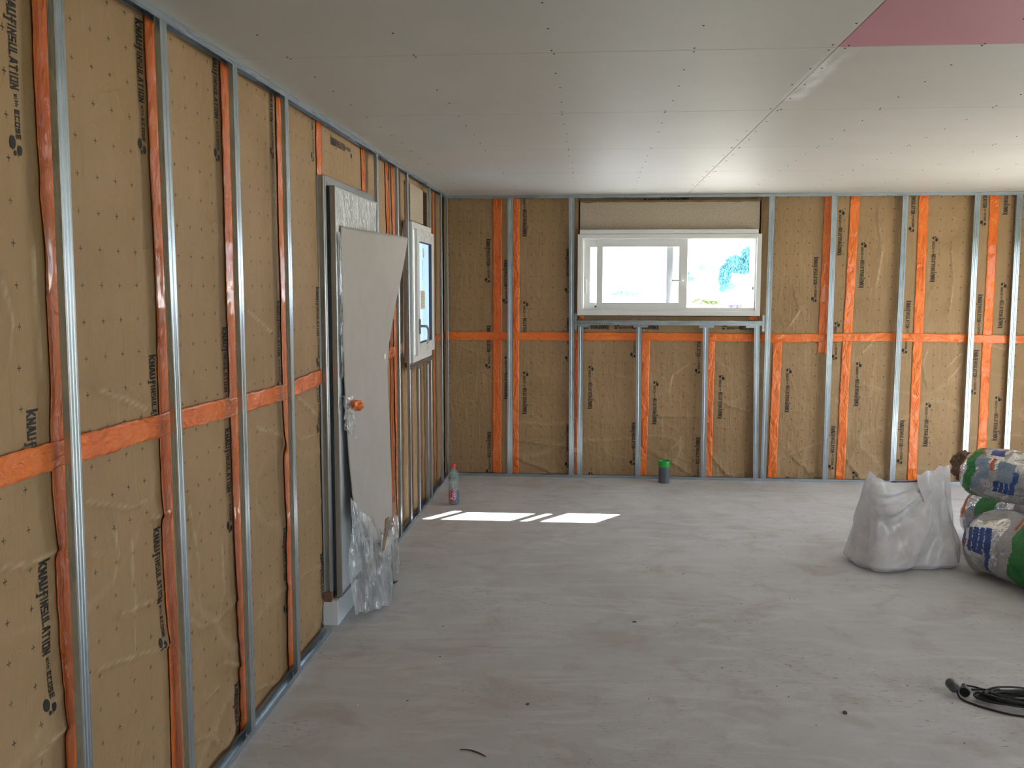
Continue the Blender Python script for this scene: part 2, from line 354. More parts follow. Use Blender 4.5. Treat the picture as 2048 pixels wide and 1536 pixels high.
# ---- the printed wording as short strokes (unit cell 1 x 1)
G = {'k': [(0, -.0, 0, 1.28), (.12, .45, .85, 1), (.3, .5, .9, 0)], 'K': [(.1, 0, .1, 1), (.15, .45, .85, 1), (.3, .5, .9, 0)],
     'N': [(.1, 0, .1, 1), (.9, 0, .9, 1), (.12, .9, .88, .1)], 'A': [(.05, 0, .4, 1), (.95, 0, .6, 1), (.2, .3, .8, .3), (.38, .93, .62, .93)],
     'U': [(.1, .1, .1, 1), (.9, .1, .9, 1), (.1, .08, .9, .08)], 'f': [(.45, -.42, .45, 1), (.1, -.36, .5, -.36), (.45, .95, .95, .95), (.1, .52, .85, .52)],
     'I': [(.25, 0, .25, 1)], 'S': [(.1, .08, .9, .08), (.9, .08, .9, .5), (.1, .5, .9, .5), (.1, .5, .1, .92), (.1, .92, .9, .92)],
     'L': [(.1, 0, .1, 1), (.1, .08, .9, .08)], 'T': [(.5, 0, .5, 1), (0, .92, 1, .92)], 'O': [(.1, 0, .1, 1), (.9, 0, .9, 1), (.1, .08, .9, .08), (.1, .92, .9, .92)],
     'C': [(.1, 0, .1, 1), (.1, .08, .9, .08), (.1, .92, .9, .92)], 'E': [(.1, 0, .1, 1), (.1, .08, .9, .08), (.1, .92, .9, .92), (.1, .5, .8, .5)],
     'w': [(0, 1, .25, 0), (.25, 0, .5, .8), (.5, .8, .75, 0), (.75, 0, 1, 1)], 'i': [(.25, 0, .25, .75), (.25, .95, .25, 1.15)],
     't': [(.4, 0, .4, 1.3), (.1, .95, .8, .95)], 'h': [(.1, 0, .1, 1.3), (.1, .9, .9, .8), (.9, 0, .9, .8)],
     'e': [(.1, 0, .1, 1), (.1, .05, .9, .05), (.1, .95, .9, .95), (.1, .5, .9, .5), (.9, .5, .9, .95)], 'l': [(.5, 0, .5, 1.3)],
     'V': [(0, 1, .45, 0), (1, 1, .55, 0)], 'n': [(.1, 0, .1, 1), (.1, .92, .9, .92), (.9, 0, .9, .92)], 'a': [(.9, 0, .9, 1), (.1, .05, .9, .05), (.1, .05, .1, .5), (.1, .5, .9, .5), (.2, .95, .9, .95)],
     'u': [(.1, .05, .1, 1), (.9, 0, .9, 1), (.1, .05, .9, .05)]}
def strokes(txt, s0, pitch, h, t0, th, slant=0):
    out = []; wl = pitch*.76
    for c in txt:
        if c != ' ':
            for (x1, y1, x2, y2) in G[c]:
                a = Vector((s0+x1*wl+slant*y1*h, t0+y1*h)); b = Vector((s0+x2*wl+slant*y2*h, t0+y2*h)); d = (b-a)
                if d.length < 1e-6: continue
                d.normalize(); nn = Vector((-d.y, d.x))*th/2; e = d*th*.35
                out.append([(a-e+nn)[:], (a-e-nn)[:], (b+e-nn)[:], (b+e+nn)[:]])
        s0 += pitch*(.62 if c in 'Iil' else 1)
    return out
def disc(s, t, rs, rt_, n=12): return [[(s+rs*math.cos(k*2*math.pi/n), t+rt_*math.sin(k*2*math.pi/n)) for k in range(n)]]
LOGO = (strokes('kNAU', .003, .0190, .033, 0, .0064) + strokes('f', .079, .0180, .033, 0, .0060)
        + strokes('INSULATION', .0955, .0166, .031, .001, .0046)
        + strokes('with', .256, .0085, .010, .014, .0022) + strokes('ECOSE', .293, .0145, .017, .013, .0036)
        + disc(.372, -.004, .0165, .0125) + disc(.388, .024, .0125, .0095) + disc(.396, .005, .0065, .0055) + [[(.376, .0155), (.376, .017), (.404, .0185), (.404, .0165)]])

def tape(wall, pts, width, label, off=.0055, wob=.003, step=.012, cat_group='orange joint tape'):
    """strip following a polyline of (u, v) over the membrane"""
    pts = [Vector(p) for p in pts]; L_ = sum((b-a).length for a, b in zip(pts, pts[1:])); n = max(4, int(L_/step)); m_ = 8
    def at(t):
        q = t*L_
        for a, b in zip(pts, pts[1:]):
            l = (b-a).length
            if q <= l+1e-9: return a+(b-a)*(q/l), (b-a).normalized()
            q -= l
        return pts[-1], (pts[-1]-pts[-2]).normalized()
    sd_ = pts[0].x*7.3+pts[0].y*3.1
    def fn(a, b):
        c, d = at(b); nn = Vector((d.y, -d.x)); hw = width/2
        e = wob*noise.noise(Vector((b*L_*9, a*2, sd_)))+wob*.6*noise.noise(Vector((b*L_*30, a*5, sd_+5)))
        q = c+nn*((a-.5)*width+e)
        r = .0016*abs(noise.noise(Vector((q.x*40, q.y*14, sd_))))+.0035*max(0, noise.noise(Vector((q.x*9, q.y*9, sd_+1))))**1.5*(1-abs(2*a-1)**4)
        return P(wall, q.x, MEM+wr(wall, q.x, q.y)+off+r, q.y)
    k = MB(); k.grid(fn, m_, n)
    o = k.build('joint_tape', M['tape'], smooth=True, recalc=False, solid=.0006)
    uvl = o.data.uv_layers.new(name='UVMap')
    for lp in o.data.loops:
        i = lp.vertex_index; uvl.data[lp.index].uv = ((i % (m_+1))/m_*width+sd_, (i//(m_+1))/n*L_)
    tag(o, label, 'tape', cat_group); return o

def prof_extrude(poly, th, a0, a1, fn, name, mat, parent=None, cuts=1):
    """thin folded sheet: polyline in (p, q), thickness th, run from a0 to a1"""
    poly = [Vector(p) for p in poly]; n = len(poly); inner = []
    for i in range(n):
        t = (poly[min(i+1, n-1)]-poly[max(i-1, 0)]).normalized(); inner.append(poly[i]+Vector((t.y, -t.x))*th)
    ring = poly+inner[::-1]; k = MB(); N_ = len(ring)
    for c in range(cuts+1):
        a = a0+(a1-a0)*c/cuts
        k.v += [tuple(fn(p.x, p.y, a)) for p in ring]
    for c in range(cuts):
        for i in range(N_): k.f.append((c*N_+i, c*N_+(i+1) % N_, (c+1)*N_+(i+1) % N_, (c+1)*N_+i)); k.fm.append(0)
    for c in (0, cuts):
        for i in range(n-1):
            k.f.append((c*N_+i, c*N_+i+1, c*N_+N_-2-i, c*N_+N_-1-i)); k.fm.append(0)
    o = k.build(name, mat, parent); return o
SH = .0235
SP = [(-SH+.007, -.018), (-SH-.001, -.018), (-SH, 0), (-.0155, 0), (-.014, -.0014), (-.0125, 0), (-.0025, 0), (0, -.0016), (.0025, 0), (.0125, 0), (.014, -.0014), (.0155, 0), (SH, 0), (SH+.001, -.018), (SH-.007, -.018)]
def stud(wall, u, v0, v1, label, lean=0, group=None, d=0.0):
    o = prof_extrude(SP, .0007, v0, v1, lambda p, q, a: P(wall, u+p+lean*(a-v0)/(v1-v0), d+q, a), 'metal_stud', M['steel'])
    return tag(o, label, 'metal stud', group)
def track(wall, u0, u1, v, sgn, label, leg=.026, group=None, depth=.030, d=.0016, name='metal_track'):
    pl = [(d, v+sgn*leg), (d, v), (d-depth, v), (d-depth, v+sgn*leg)]
    o = prof_extrude(pl, .0007*(1 if sgn > 0 else -1), u0, u1, lambda p, q, a: P(wall, a, p, q), name, M['steelh'])
    return tag(o, label, 'metal track', group)

# ------------------------------------------------------------------ setting
bx('floor', (-.35, -3.2, -.2), (XR+.3, D+.36, 0), M['floor'])['kind'] = 'structure'
def wall_with_holes(name, wall, u0, u1, holes, d0, d1, mat=None):
    """boxes around rectangular holes (u0,u1,v0,v1), sorted along u"""
    k = MB(); cur = u0
    def b(a, c, e, f):
        if c-a < 1e-4 or f-e < 1e-4: return
        if wall == 'L': k.box((d0, a, e), (d1, c, f))
        elif wall == 'B': k.box((a, d0, e), (c, d1, f))
    for (a, c, e, f) in holes: b(cur, a, 0, H+.02); b(a, c, 0, e); b(a, c, f, H+.02); cur = c
    b(cur, u1, 0, H+.02)
    o = k.build(name, mat or M['block']); o['kind'] = 'structure'; return o
wall_with_holes('wall_left', 'L', -3.2, D+.36, [(6.905, 7.555, 1.215, 2.235)], -.35, -.148)
wall_with_holes('wall_back', 'B', -.148, XR, [(1.19, 2.83, 1.515, 2.245)], D+.148, D+.32)
wall_with_holes('wall_right', 'L', -3.2, D+.148, [(-1.0, 2.2, .02, 2.15), (5.6, 7.9, 0.02, 2.15)], XR, XR+.25, M['block'])  # nearer hole: unseen opening added to brighten the left wall
bx('wall_rear', (-.148, -3.2, 0), (XR, -3.0, H+.02), M['block'])['kind'] = 'structure'

# ceiling: battens slab plus the single plasterboards, thin open joints between them
ceil = bx('ceiling', (-.35, -3.2, H+.016), (XR+.3, D+.36, H+.2), M['dark']); ceil['kind'] = 'structure'
ys = [-3.2, -1.34, -.14, 1.06, 2.262, 3.462, 4.632, 5.822, 6.99, 8.17, D+.15]; xs = [-.148, 2.165, 4.665, XR]
for i in range(len(xs)-1):
    for j in range(len(ys)-1):
        gy, gx = .0011, .0014
        k = MB(); x0, x1, y0, y1 = xs[i]+gx, xs[i+1]-gx, ys[j]+gy, ys[j+1]-gy
        dz = .0006*((i*7+j*3) % 3)
        pk = i == 1 and j == 4
        k.box((x0, y0, H+.0002+dz), (x1, y1, H+.0145+dz))
        o = k.build('plasterboard', M['pink'] if pk else M['board'], ceil, bevel=.0022)
        if pk: o['label'] = 'pink fire-rated plasterboard'
random.seed(3)
for X in (.20, .66, 1.17, 1.665, 2.14, 2.19, 2.655, 3.165, 3.66, 4.16):
    for j in range(4, 10):
        a, b = ys[j], ys[j+1]
        if j == 9: continue
        for q in (a+.025, a+.31, a+.60, a+.89, b-.025):
            if random.random() < .12: continue
            k = MB(); k.lathe([(0, -.0022), (.0030, -.0018), (.0042, 0)], 8, 0)
            o = k.build('screw_head', M['screw'], ceil); o.location = (X+random.uniform(-.008, .008), q+random.uniform(-.015, .015), H)

# ------------------------------------------------------------------ insulation on the left wall
LT = [(2.186, 2.477, 'D'), (2.186, 1.461, 'D'), (2.200, 1.075, 'D'), (2.828, 2.57, 'D'), (2.829, 1.551, 'D'), (2.822, .998, 'D'), (3.415, 2.625, 'D'), (3.43, 1.613, 'D'), (3.425, 1.228, 'D'), (3.42, .222, 'D'), (4.02, 2.717, 'D'), (4.040, 1.703, 'D'), (4.045, .683, 'D'), (4.615, 2.781, 'D'), (4.63, 1.765, 'D'), (4.61, 1.43, 'D'), (4.62, .396, 'D'), (6.25, .797, 'D'), (6.46, .647, 'D'), (6.372, 2.488, 'U'), (7.0, .166, 'U'), (8.06, 1.649, 'D'),
      (1.775, 2.0, 'U'), (2.355, 2.0, 'U'), (2.355, .62, 'U')]
BT = [(.359, 2.21, 'D'), (.525, 2.017, 'D'), (.700, 2.232, 'U'), (.703, 1.236, 'U'), (1.100, 2.117, 'D'), (.362, 1.411, 'D'), (.366, .41, 'D'), (.532, .725, 'U'), (.705, .585, 'U'), (1.108, 1.487, 'D'), (1.112, .489, 'D'), (1.313, .642, 'U'), (1.323, -.36, 'U'), (1.708, 1.524, 'D'), (1.717, .518, 'D'), (1.911, .505, 'U'), (2.299, 1.381, 'D'), (2.311, .386, 'D'), (2.508, .566, 'U'), (3.322, 2.039, 'D'), (3.528, 2.056, 'U'), (3.731, 1.767, 'U'), (4.149, 2.661, 'D'), (4.345, 1.819, 'U'), (4.758, 2.715, 'D'), (4.939, 2.409, 'U'), (4.949, 1.412, 'U'), (4.758, 1.708, 'D'), (4.144, 1.651, 'D'), (3.523, 1.058, 'U'), (3.522, 1.52, 'D'), (3.526, .508, 'D'), (3.110, .632, 'U'), (3.135, -.37, 'U'), (3.727, .695, 'U'), (3.732, -.308, 'U'), (4.135, 1.579, 'D'), (4.134, .571, 'D'), (4.352, .334, 'U'), (4.749, 1.214, 'D'), (4.954, .398, 'U')]
SPL = 1.315
def pick(lst, u0, u1, v0, v1):
    out = []
    for (u, vk, o) in lst:
        e = vk-.405 if o == 'D' else vk+.405
        lo, hi = min(vk, e), max(vk, e)
        # the printing restarts with each batt, so a word belongs to the batt that holds most of it
        c = (max(lo, v0), min(hi, v1))
        if u0 < u < u1 and c[1] > c[0]:
            out.append((u, vk, o))
    return out
TOPL = [t for t in LT if t not in ((3.425, 1.228, 'D'), (4.61, 1.43, 'D'), (2.200, 1.075, 'D'))]
LOWL = [t for t in LT if t not in ((2.186, 1.461, 'D'), (2.829, 1.551, 'D'), (3.43, 1.613, 'D'), (4.040, 1.703, 'D'), (4.63, 1.765, 'D'))]
LP_UP = [(1.70, 2.30, 'left of the nearest metal stud'), (2.30, 2.90, 'between the nearest and second metal studs'),
         (2.90, 3.49, 'between the second and third metal studs'), (3.49, 4.11, 'between the third and fourth metal studs'),
         (4.11, 4.705, 'just before the film-wrapped door')]
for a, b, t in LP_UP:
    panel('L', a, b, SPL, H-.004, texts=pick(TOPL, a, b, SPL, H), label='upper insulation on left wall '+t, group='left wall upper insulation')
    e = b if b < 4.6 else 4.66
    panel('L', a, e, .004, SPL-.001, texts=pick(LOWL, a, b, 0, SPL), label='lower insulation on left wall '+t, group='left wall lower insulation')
panel('L', 4.705, 5.645, 2.335, H-.004, roll=4.5, htexts=[], texts=[], label='short brown insulation piece above the film-wrapped door')
# its wording runs level and upside down
k = MB()
for q in LOGO:
    pts = [(4.94+s*1.15, 2.515+h*1.1) for s, h in q]
    if max(p[0] for p in pts) < 5.40: k.add([P('L', a, MEM+wr('L', a, b)+.0016, b) for a, b in pts], [tuple(range(len(pts)))])
under(k.build('printed_lettering', M['ink'], None, recalc=False), [o for o in C.objects if o.get('label', '').startswith('short brown insulation piece above the film')][0])
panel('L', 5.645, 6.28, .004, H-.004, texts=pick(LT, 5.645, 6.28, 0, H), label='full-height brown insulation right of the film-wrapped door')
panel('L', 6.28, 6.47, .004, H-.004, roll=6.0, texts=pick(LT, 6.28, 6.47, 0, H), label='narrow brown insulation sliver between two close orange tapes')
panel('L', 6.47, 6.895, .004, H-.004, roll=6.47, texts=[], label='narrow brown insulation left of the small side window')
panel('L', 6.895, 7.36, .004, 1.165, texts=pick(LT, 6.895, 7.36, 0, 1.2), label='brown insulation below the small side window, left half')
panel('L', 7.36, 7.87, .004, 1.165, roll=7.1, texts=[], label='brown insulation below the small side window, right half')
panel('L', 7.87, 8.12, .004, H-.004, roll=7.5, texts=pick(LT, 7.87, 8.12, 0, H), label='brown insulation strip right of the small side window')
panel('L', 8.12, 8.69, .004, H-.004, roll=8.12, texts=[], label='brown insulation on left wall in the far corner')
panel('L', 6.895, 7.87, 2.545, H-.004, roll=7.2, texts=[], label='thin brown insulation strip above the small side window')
o = bx('wool_board', (-.148, 7.04, 2.27), (-.045, 7.58, 2.54), M['wool'], bevel=.004); tag(o, 'beige mineral wool board above the small side window', 'insulation board')
# dark sheets painting in the shade of the recess around the side window
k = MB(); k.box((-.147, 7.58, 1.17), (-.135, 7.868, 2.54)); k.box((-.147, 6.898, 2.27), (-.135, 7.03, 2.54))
k.build('recess_shade_1', M['dark'])['kind'] = 'structure'

# ------------------------------------------------------------------ insulation on the far wall
BU = [(-.055, .445, 'beside the left corner'), (.445, .61, 'in the narrow gap left of the first far stud'), (.61, 1.195, 'between the first far stud and the long window'),
      (2.83, 3.41, 'just right of the long window'), (3.41, 3.64, 'behind first stud right of window'),
      (3.64, 4.24, 'behind the second stud right of the window'), (4.24, 4.84, 'behind the third stud right of the window'), (4.84, 5.44, 'at the right edge of the view')]
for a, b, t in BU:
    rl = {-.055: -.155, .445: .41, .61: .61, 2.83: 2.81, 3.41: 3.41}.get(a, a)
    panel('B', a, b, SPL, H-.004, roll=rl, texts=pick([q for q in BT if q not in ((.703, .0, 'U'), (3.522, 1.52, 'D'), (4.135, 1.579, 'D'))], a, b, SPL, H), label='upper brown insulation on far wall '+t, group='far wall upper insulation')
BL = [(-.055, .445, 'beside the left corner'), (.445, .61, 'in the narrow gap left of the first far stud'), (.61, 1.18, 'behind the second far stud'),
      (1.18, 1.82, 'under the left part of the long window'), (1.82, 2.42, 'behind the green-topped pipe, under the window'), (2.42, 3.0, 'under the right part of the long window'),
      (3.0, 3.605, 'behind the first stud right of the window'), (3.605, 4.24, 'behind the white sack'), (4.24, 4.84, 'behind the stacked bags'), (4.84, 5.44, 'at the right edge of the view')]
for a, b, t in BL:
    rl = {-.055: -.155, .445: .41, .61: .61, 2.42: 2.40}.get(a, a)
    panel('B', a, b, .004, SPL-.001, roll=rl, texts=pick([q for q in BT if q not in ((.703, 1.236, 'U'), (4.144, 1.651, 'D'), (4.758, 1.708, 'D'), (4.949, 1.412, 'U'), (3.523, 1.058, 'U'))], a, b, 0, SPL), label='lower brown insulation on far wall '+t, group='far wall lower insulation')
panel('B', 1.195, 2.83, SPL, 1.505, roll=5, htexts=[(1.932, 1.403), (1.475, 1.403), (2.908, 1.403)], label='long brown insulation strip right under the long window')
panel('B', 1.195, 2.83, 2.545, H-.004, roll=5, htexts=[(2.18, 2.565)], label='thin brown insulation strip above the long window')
o = bx('wool_board', (1.205, D+.048, 2.29), (2.815, D+.147, 2.538), M['wool'], bevel=.004); tag(o, 'long beige mineral wool board above the long window', 'insulation board')
k = MB(); random.seed(5)
def torn(a, b):
    u = 1.205+1.61*a; return P('B', u, -.040-.004*b, 2.553-b*(.018+.012*noise.noise(Vector((u*9, 0, 2)))))
k.grid(torn, 80, 2); tag(k.build('torn_edge', M['edge'], recalc=False, solid=.003), 'ragged brown torn kraft edge along top of the wool board', 'torn paper')

# tapes
tape('L', [(2.302, .005), (2.292, .9), (2.300, 1.5), (2.306, H-.006)], .078, 'vertical orange tape beside the nearest stud on left wall', wob=.004)
tape('L', [(2.899, .005), (2.894, 1.0), (2.902, 1.8), (2.896, H-.006)], .076, 'vertical orange tape beside the second stud on left wall', wob=.004)
tape('L', [(3.488, .005), (3.493, 1.2), (3.492, H-.006)], .078, 'vertical orange tape beside the third stud on left wall', wob=.004)
tape('L', [(4.095, .005), (4.11, 1.2), (4.108, H-.006)], .080, 'vertical orange tape beside the fourth stud on left wall', wob=.004)
tape('L', [(4.705, 2.32), (4.708, H-.006)], .085, 'short orange tape above top left corner of the film-wrapped door')
tape('L', [(5.64, 2.05), (5.655, 2.3), (5.635, H-.006)], .10, 'short orange tape above the right side of the film-wrapped door')
tape('L', [(6.365, .005), (6.375, 1.2), (6.28, H-.006)], .09, 'left one of two close orange tapes beyond the door')
tape('L', [(6.545, .005), (6.50, 1.2), (6.47, H-.006)], .085, 'right one of two close orange tapes beyond the door')
tape('L', [(8.12, .03), (8.12, H-.006)], .07, 'vertical orange tape near the far corner on left wall')
tape('L', [(7.365, .01), (7.375, 1.16)], .13, 'wide orange tape under the small side window')
tape('L', [(7.02, .72), (7.03, 1.08)], .08, 'short orange tape patch under left side of side window')
tape('L', [(1.70, 1.335), (2.3, 1.332), (2.9, 1.322), (3.5, 1.304), (4.1, 1.297), (4.66, 1.309)], .074, 'long level orange tape on left wall before the door', off=.0085, wob=.006)
tape('L', [(5.72, 1.31), (6.2, 1.312), (6.73, 1.325)], .076, 'short level orange tape between door and side window', off=.0085)
tape('L', [(7.88, 1.318), (8.66, 1.305)], .074, 'level orange tape on left wall beside the far corner', off=.0085)
def cross(u, v): return (u, v)
tape('B', [(.442, .01), (.447, H-.006)], .084, 'first vertical orange tape from the left corner on far wall')
tape('B', [(.606, .01), (.610, 1.2), (.612, H-.006)], .080, 'vertical orange tape right behind the first far stud')
tape('B', [(1.180, .01), (1.180, 1.34)], .070, 'orange tape between the paired studs below window left end')
tape('B', [(1.803, .01), (1.815, .7), (1.818, 1.33)], .078, 'orange tape right of first short stud below the window')
tape('B', [(2.412, .01), (2.41, .7), (2.415, 1.33)], .066, 'orange tape right of second short stud below the window')
tape('B', [(2.99, .01), (3.0, .7), (3.006, 1.30)], .080, 'orange tape just right of the double studs beyond the window')
tape('B', [(3.40, 1.175), (3.41, 1.9), (3.418, H-.006)], .074, 'orange tape left of the first stud right of the window')
tape('B', [(3.604, .01), (3.615, 1.0), (3.63, 1.7), (3.645, H-.006)], .080, 'full height orange tape right of the first stud past window')
tape('B', [(4.242, .01), (4.24, 1.3), (4.237, H-.006)], .082, 'full height orange tape behind the white sack')
tape('B', [(4.842, .01), (4.840, 1.3), (4.838, H-.006)], .080, 'full height orange tape above the stacked bags')
tape('B', [(-.04, 1.315), (1.0, 1.316), (1.9, 1.318), (2.8, 1.311), (3.0, 1.308), (3.94, 1.326), (5.0, 1.312), (5.44, 1.31)], .074, 'long level orange tape along the whole far wall', off=.0085, wob=.004)
tape('B', [(1.20, 1.492), (1.245, 1.492)], .030, 'tiny orange tape tab under the window left corner')
tape('B', [(2.74, 1.490), (2.82, 1.490)], .034, 'tiny orange tape tab under the window right corner')

# ------------------------------------------------------------------ metal framing
gl, gb = 'metal studs of the left wall', 'metal studs of the far wall'
stud('L', 2.258, .002, H-.002, 'nearest full height metal stud on left wall', group=gl, lean=.034)
stud('L', 2.893, .002, H-.002, 'second metal stud from the camera on left wall', group=gl, lean=-.027)
stud('L', 3.452, .002, H-.002, 'third metal stud from the camera on left wall', group=gl)
stud('L', 4.036, .002, H-.002, 'fourth metal stud, last before the wrapped door', group=gl, lean=.004)
stud('L', 5.763, .002, H-.002, 'metal stud at the right edge of the wrapped door', group=gl)
stud('L', 6.375, .002, H-.002, 'metal stud between the two close orange tapes and side window', group=gl)
stud('L', 6.755, .002, H-.002, 'metal stud on the left side of the small side window', group=gl, lean=-.03)
stud('L', 7.655, .002, H-.002, 'metal stud on the right side of the small side window', group=gl)
stud('L', 8.243, .002, H-.002, 'metal stud on left wall last before the corner', group=gl)
stud('L', 7.10, .002, 1.168, 'left short metal stud under the small side window', group=gl)
stud('L', 7.50, .002, 1.168, 'right short metal stud under the small side window', group=gl)
stud('L', 8.585, .002, H-.002, 'metal stud in the far corner of the room', group=gl)
stud('B', .569, .002, H-.002, 'first full height stud from the corner on far wall', group=gb)
stud('B', 1.145, .002, H-.002, 'full height stud at the left side of the long window', group=gb, lean=-.018)
stud('B', 1.221, .002, 1.424, 'short stud paired beside the window left full stud', group=gb)
stud('B', 1.762, .002, 1.424, 'first single short stud below the long window', group=gb, lean=-.010)
stud('B', 2.361, .002, 1.424, 'second single short stud below window, right of green-topped pipe', group=gb, lean=-.008)
stud('B', 2.834, .002, 1.424, 'short stud paired with the window right full stud', group=gb, lean=-.026)
stud('B', 2.901, .002, H-.002, 'full height stud at the right side of the long window', group=gb, lean=.010)
stud('B', 3.456, .002, H-.002, 'first full height stud right of the long window', group=gb, lean=-.003)
stud('B', 4.052, .002, H-.002, 'second full height stud right of the long window', group=gb, lean=.012)
stud('B', 4.680, .002, H-.002, 'third full height stud right of window, rising behind bags', group=gb, lean=-.006)
stud('B', 5.037, .002, H-.002, 'last stud on far wall at the right photo edge', group=gb, lean=-.010)
track('L', 1.6, 4.58, .0006, 1, 'bottom metal track on floor along near left wall')
track('L', 5.70, D-.002, .0006, 1, 'bottom metal track on floor between door and corner')
track('L', 1.6, D-.002, H-.0006, -1, 'top metal track under ceiling along left wall')
track('B', .004, 5.44, .0006, 1, 'bottom metal track on floor along the far wall')
track('B', .004, 5.44, H-.0006, -1, 'top metal track under ceiling along the far wall')
hb = track('B', 1.172, 2.868, 1.466, -1, 'horizontal metal header under the long window', leg=.042, d=.0022)
for a, b in ((1.20, 1.30), (1.70, 1.83), (2.295, 2.425), (2.71, 2.80)):
    k = MB(); k.box(P('B', a, .0044, 1.402)[:1]+(D-.0044, 1.404), (b, D-.0028, 1.426)); k.build('flange_tab', M['steelh'], hb)
k = MB(); k.box((2.853, D-.012, 1.372), (2.873, D-.009, 1.520)); k.build('end_tab', M['steelh'], hb)
k = MB(); k.box((1.163, D-.012, 1.385), (1.183, D-.009, 1.530)); k.build('end_tab', M['steelh'], hb)
hl = track('L', 6.735, 7.70, 1.206, -1, 'horizontal metal header under the small side window', leg=.040, d=.0022)
for a, b in ((6.80, 6.90), (7.04, 7.16), (7.44, 7.56)):
    k = MB(); k.box((.0028, a, 1.145), (.0044, b, 1.167)); k.build('flange_tab', M['steelh'], hl)

# ------------------------------------------------------------------ window_1 (far wall, sliding)
def rect_frame(k, fn, u0, u1, v0, v1, wl, wr_, wb, wt, d0, d1, mi=0):
    def b(a, c, e, f):
        p, q = fn(a, d0, e), fn(c, d1, f); k.box(tuple(min(x, y) for x, y in zip(p, q)), tuple(max(x, y) for x, y in zip(p, q)), mi)
    b(u0, u0+wl, v0, v1); b(u1-wr_, u1, v0, v1); b(u0+wl, u1-wr_, v0, v0+wb); b(u0+wl, u1-wr_, v1-wt, v1)
fB = lambda u, d, v: P('B', u, d, v); fL = lambda u, d, v: P('L', u, d, v)
w1 = empty('window_1', (2.0, D, 1.51)); w1['kind'] = 'structure'
k = MB(); rect_frame(k, fB, 1.187, 2.830, 1.512, 2.247, .040, .040, .042, .040, -.02, .006)
rect_frame(k, fB, 1.192, 2.826, 1.517, 2.243, .050, .050, .050, .046, -.300, -.02)
under(k.build('window_frame', M['pvc'], bevel=.002), w1)
k = MB(); k.box((1.205, D-.002, 2.249), (2.80, D+.05, 2.288)); under(k.build('shutter_box_lip', M['pvc'], bevel=.003), w1)
k = MB(); k.box((1.24, D+.022, 1.567), (2.776, D+.027, 1.585)); k.box((1.24, D+.062, 1.567), (2.776, D+.067, 1.583)); under(k.build('slide_rail', M['pvc']), w1)
def sash(u0, u1, wl, wr_, d0, d1):
    k = MB(); rect_frame(k, fB, u0, u1, 1.568, 2.197, wl, wr_, .062, .064, d0, d1); s = k.build('sash', M['pvc'], bevel=.003); under(s, w1)
    k = MB(); dm = (d0+d1)/2; k.box((u0+wl-.004, D-dm-.004, 1.63), (u1-wr_+.004, D-dm+.004, 2.133)); k.build('pane', M['glass'], s); return s
sa = sash(1.361, 2.180, .055, .077, -.062, -.028)
sb = sash(1.243, 2.055, .060, .060, -.104, -.068)
k = MB(); k.box((2.125, D+.016, 1.775), (2.155, D+.028, 1.885)); k.tube([(2.14, D+.02, 1.83), (2.14, D-.02, 1.83), (2.125, D-.028, 1.83), (2.035, D-.028, 1.828)], .008, 10); k.build('window_handle', M['pvc'], sa, smooth=False)
k = MB(); k.box((1.25, D+.056, 1.72), (1.275, D+.068, 1.86)); k.tube([(1.262, D+.062, 1.84), (1.262, D+.03, 1.84), (1.262, D+.025, 1.82), (1.262, D+.025, 1.71)], .007, 10); k.build('window_handle', M['pvc'], sb)
k = MB(); k.box((1.345, D+.01, 1.585), (1.36, D+.02, 1.60)); k.build('corner_plug', M['rubber'], sa)
k = MB(); k.box((2.768, D+.05, 1.745), (2.776, D+.075, 1.775)); under(k.build('latch_keep', M['rubber']), w1)

# ------------------------------------------------------------------ window_2 (left wall, with printed protective film)
w2 = empty('window_2', (0, 7.2, 1.2)); w2['kind'] = 'structure'
k = MB(); rect_frame(k, fL, 6.765, 7.565, 1.212, 2.240, .052, .052, .052, .055, -.048, .020)
under(k.build('window_frame', M['pvc'], bevel=.003), w2)
k = MB(); rect_frame(k, fL, 6.898, 7.563, 1.207, 2.243, .008, .008, .008, .008, -.148, -.047); under(k.build('window_lining', M['pvc']), w2)
k = MB(); rect_frame(k, fL, 6.825, 7.545, 1.262, 2.190, .085, .085, .085, .085, .021, .046); s2 = k.build('sash', M['pvc'], bevel=.004); under(s2, w2)
k = MB(); rect_frame(k, fL, 6.909, 7.461, 1.346, 2.106, .008, .008, .008, .008, .018, .040); k.build('glazing_bead', M['rubber'], s2)
k = MB(); k.box((.020, 6.90, 1.34), (.028, 7.47, 2.11)); k.build('pane', M['blueglass'], s2)
k = MB(); k.box((.047, 6.86, 1.42), (.056, 6.885, 1.53)); k.tube([(.050, 6.872, 1.478), (.085, 6.874, 1.478), (.100, 6.884, 1.476), (.106, 6.905, 1.460), (.104, 6.925, 1.42), (.100, 6.93, 1.37), (.096, 6.925, 1.345)], [.009, .009, .010, .010, .009, .008, .006], 10)
k.build('window_handle', plain('grey_handle', (.34, .33, .34), .3, .5), s2, smooth=True)
k = MB(); random.seed(8)
def marks(k, u0, u1, v0, v1, n, d, sz=.012):
    for _ in range(n):
        u, v = random.uniform(u0, u1), random.uniform(v0, v1)
        for q in strokes(random.choice('ALTEU'), 0, sz, sz*1.3, 0, sz*.28): k.add([(d, u+a, v+b) for a, b in q], [(0, 1, 2, 3)])
marks(k, 6.84, 7.50, 2.115, 2.175, 12, .0468, .018); marks(k, 6.84, 7.50, 1.275, 1.335, 10, .0468, .018); k.build('printed_marks', M['stain'], s2, recalc=False)
k = MB()
k.add([(.029, 7.02, 1.60), (.029, 7.22, 1.60), (.029, 7.22, 1.74), (.029, 7.02, 1.74)], [(0, 1, 2, 3)], 0)
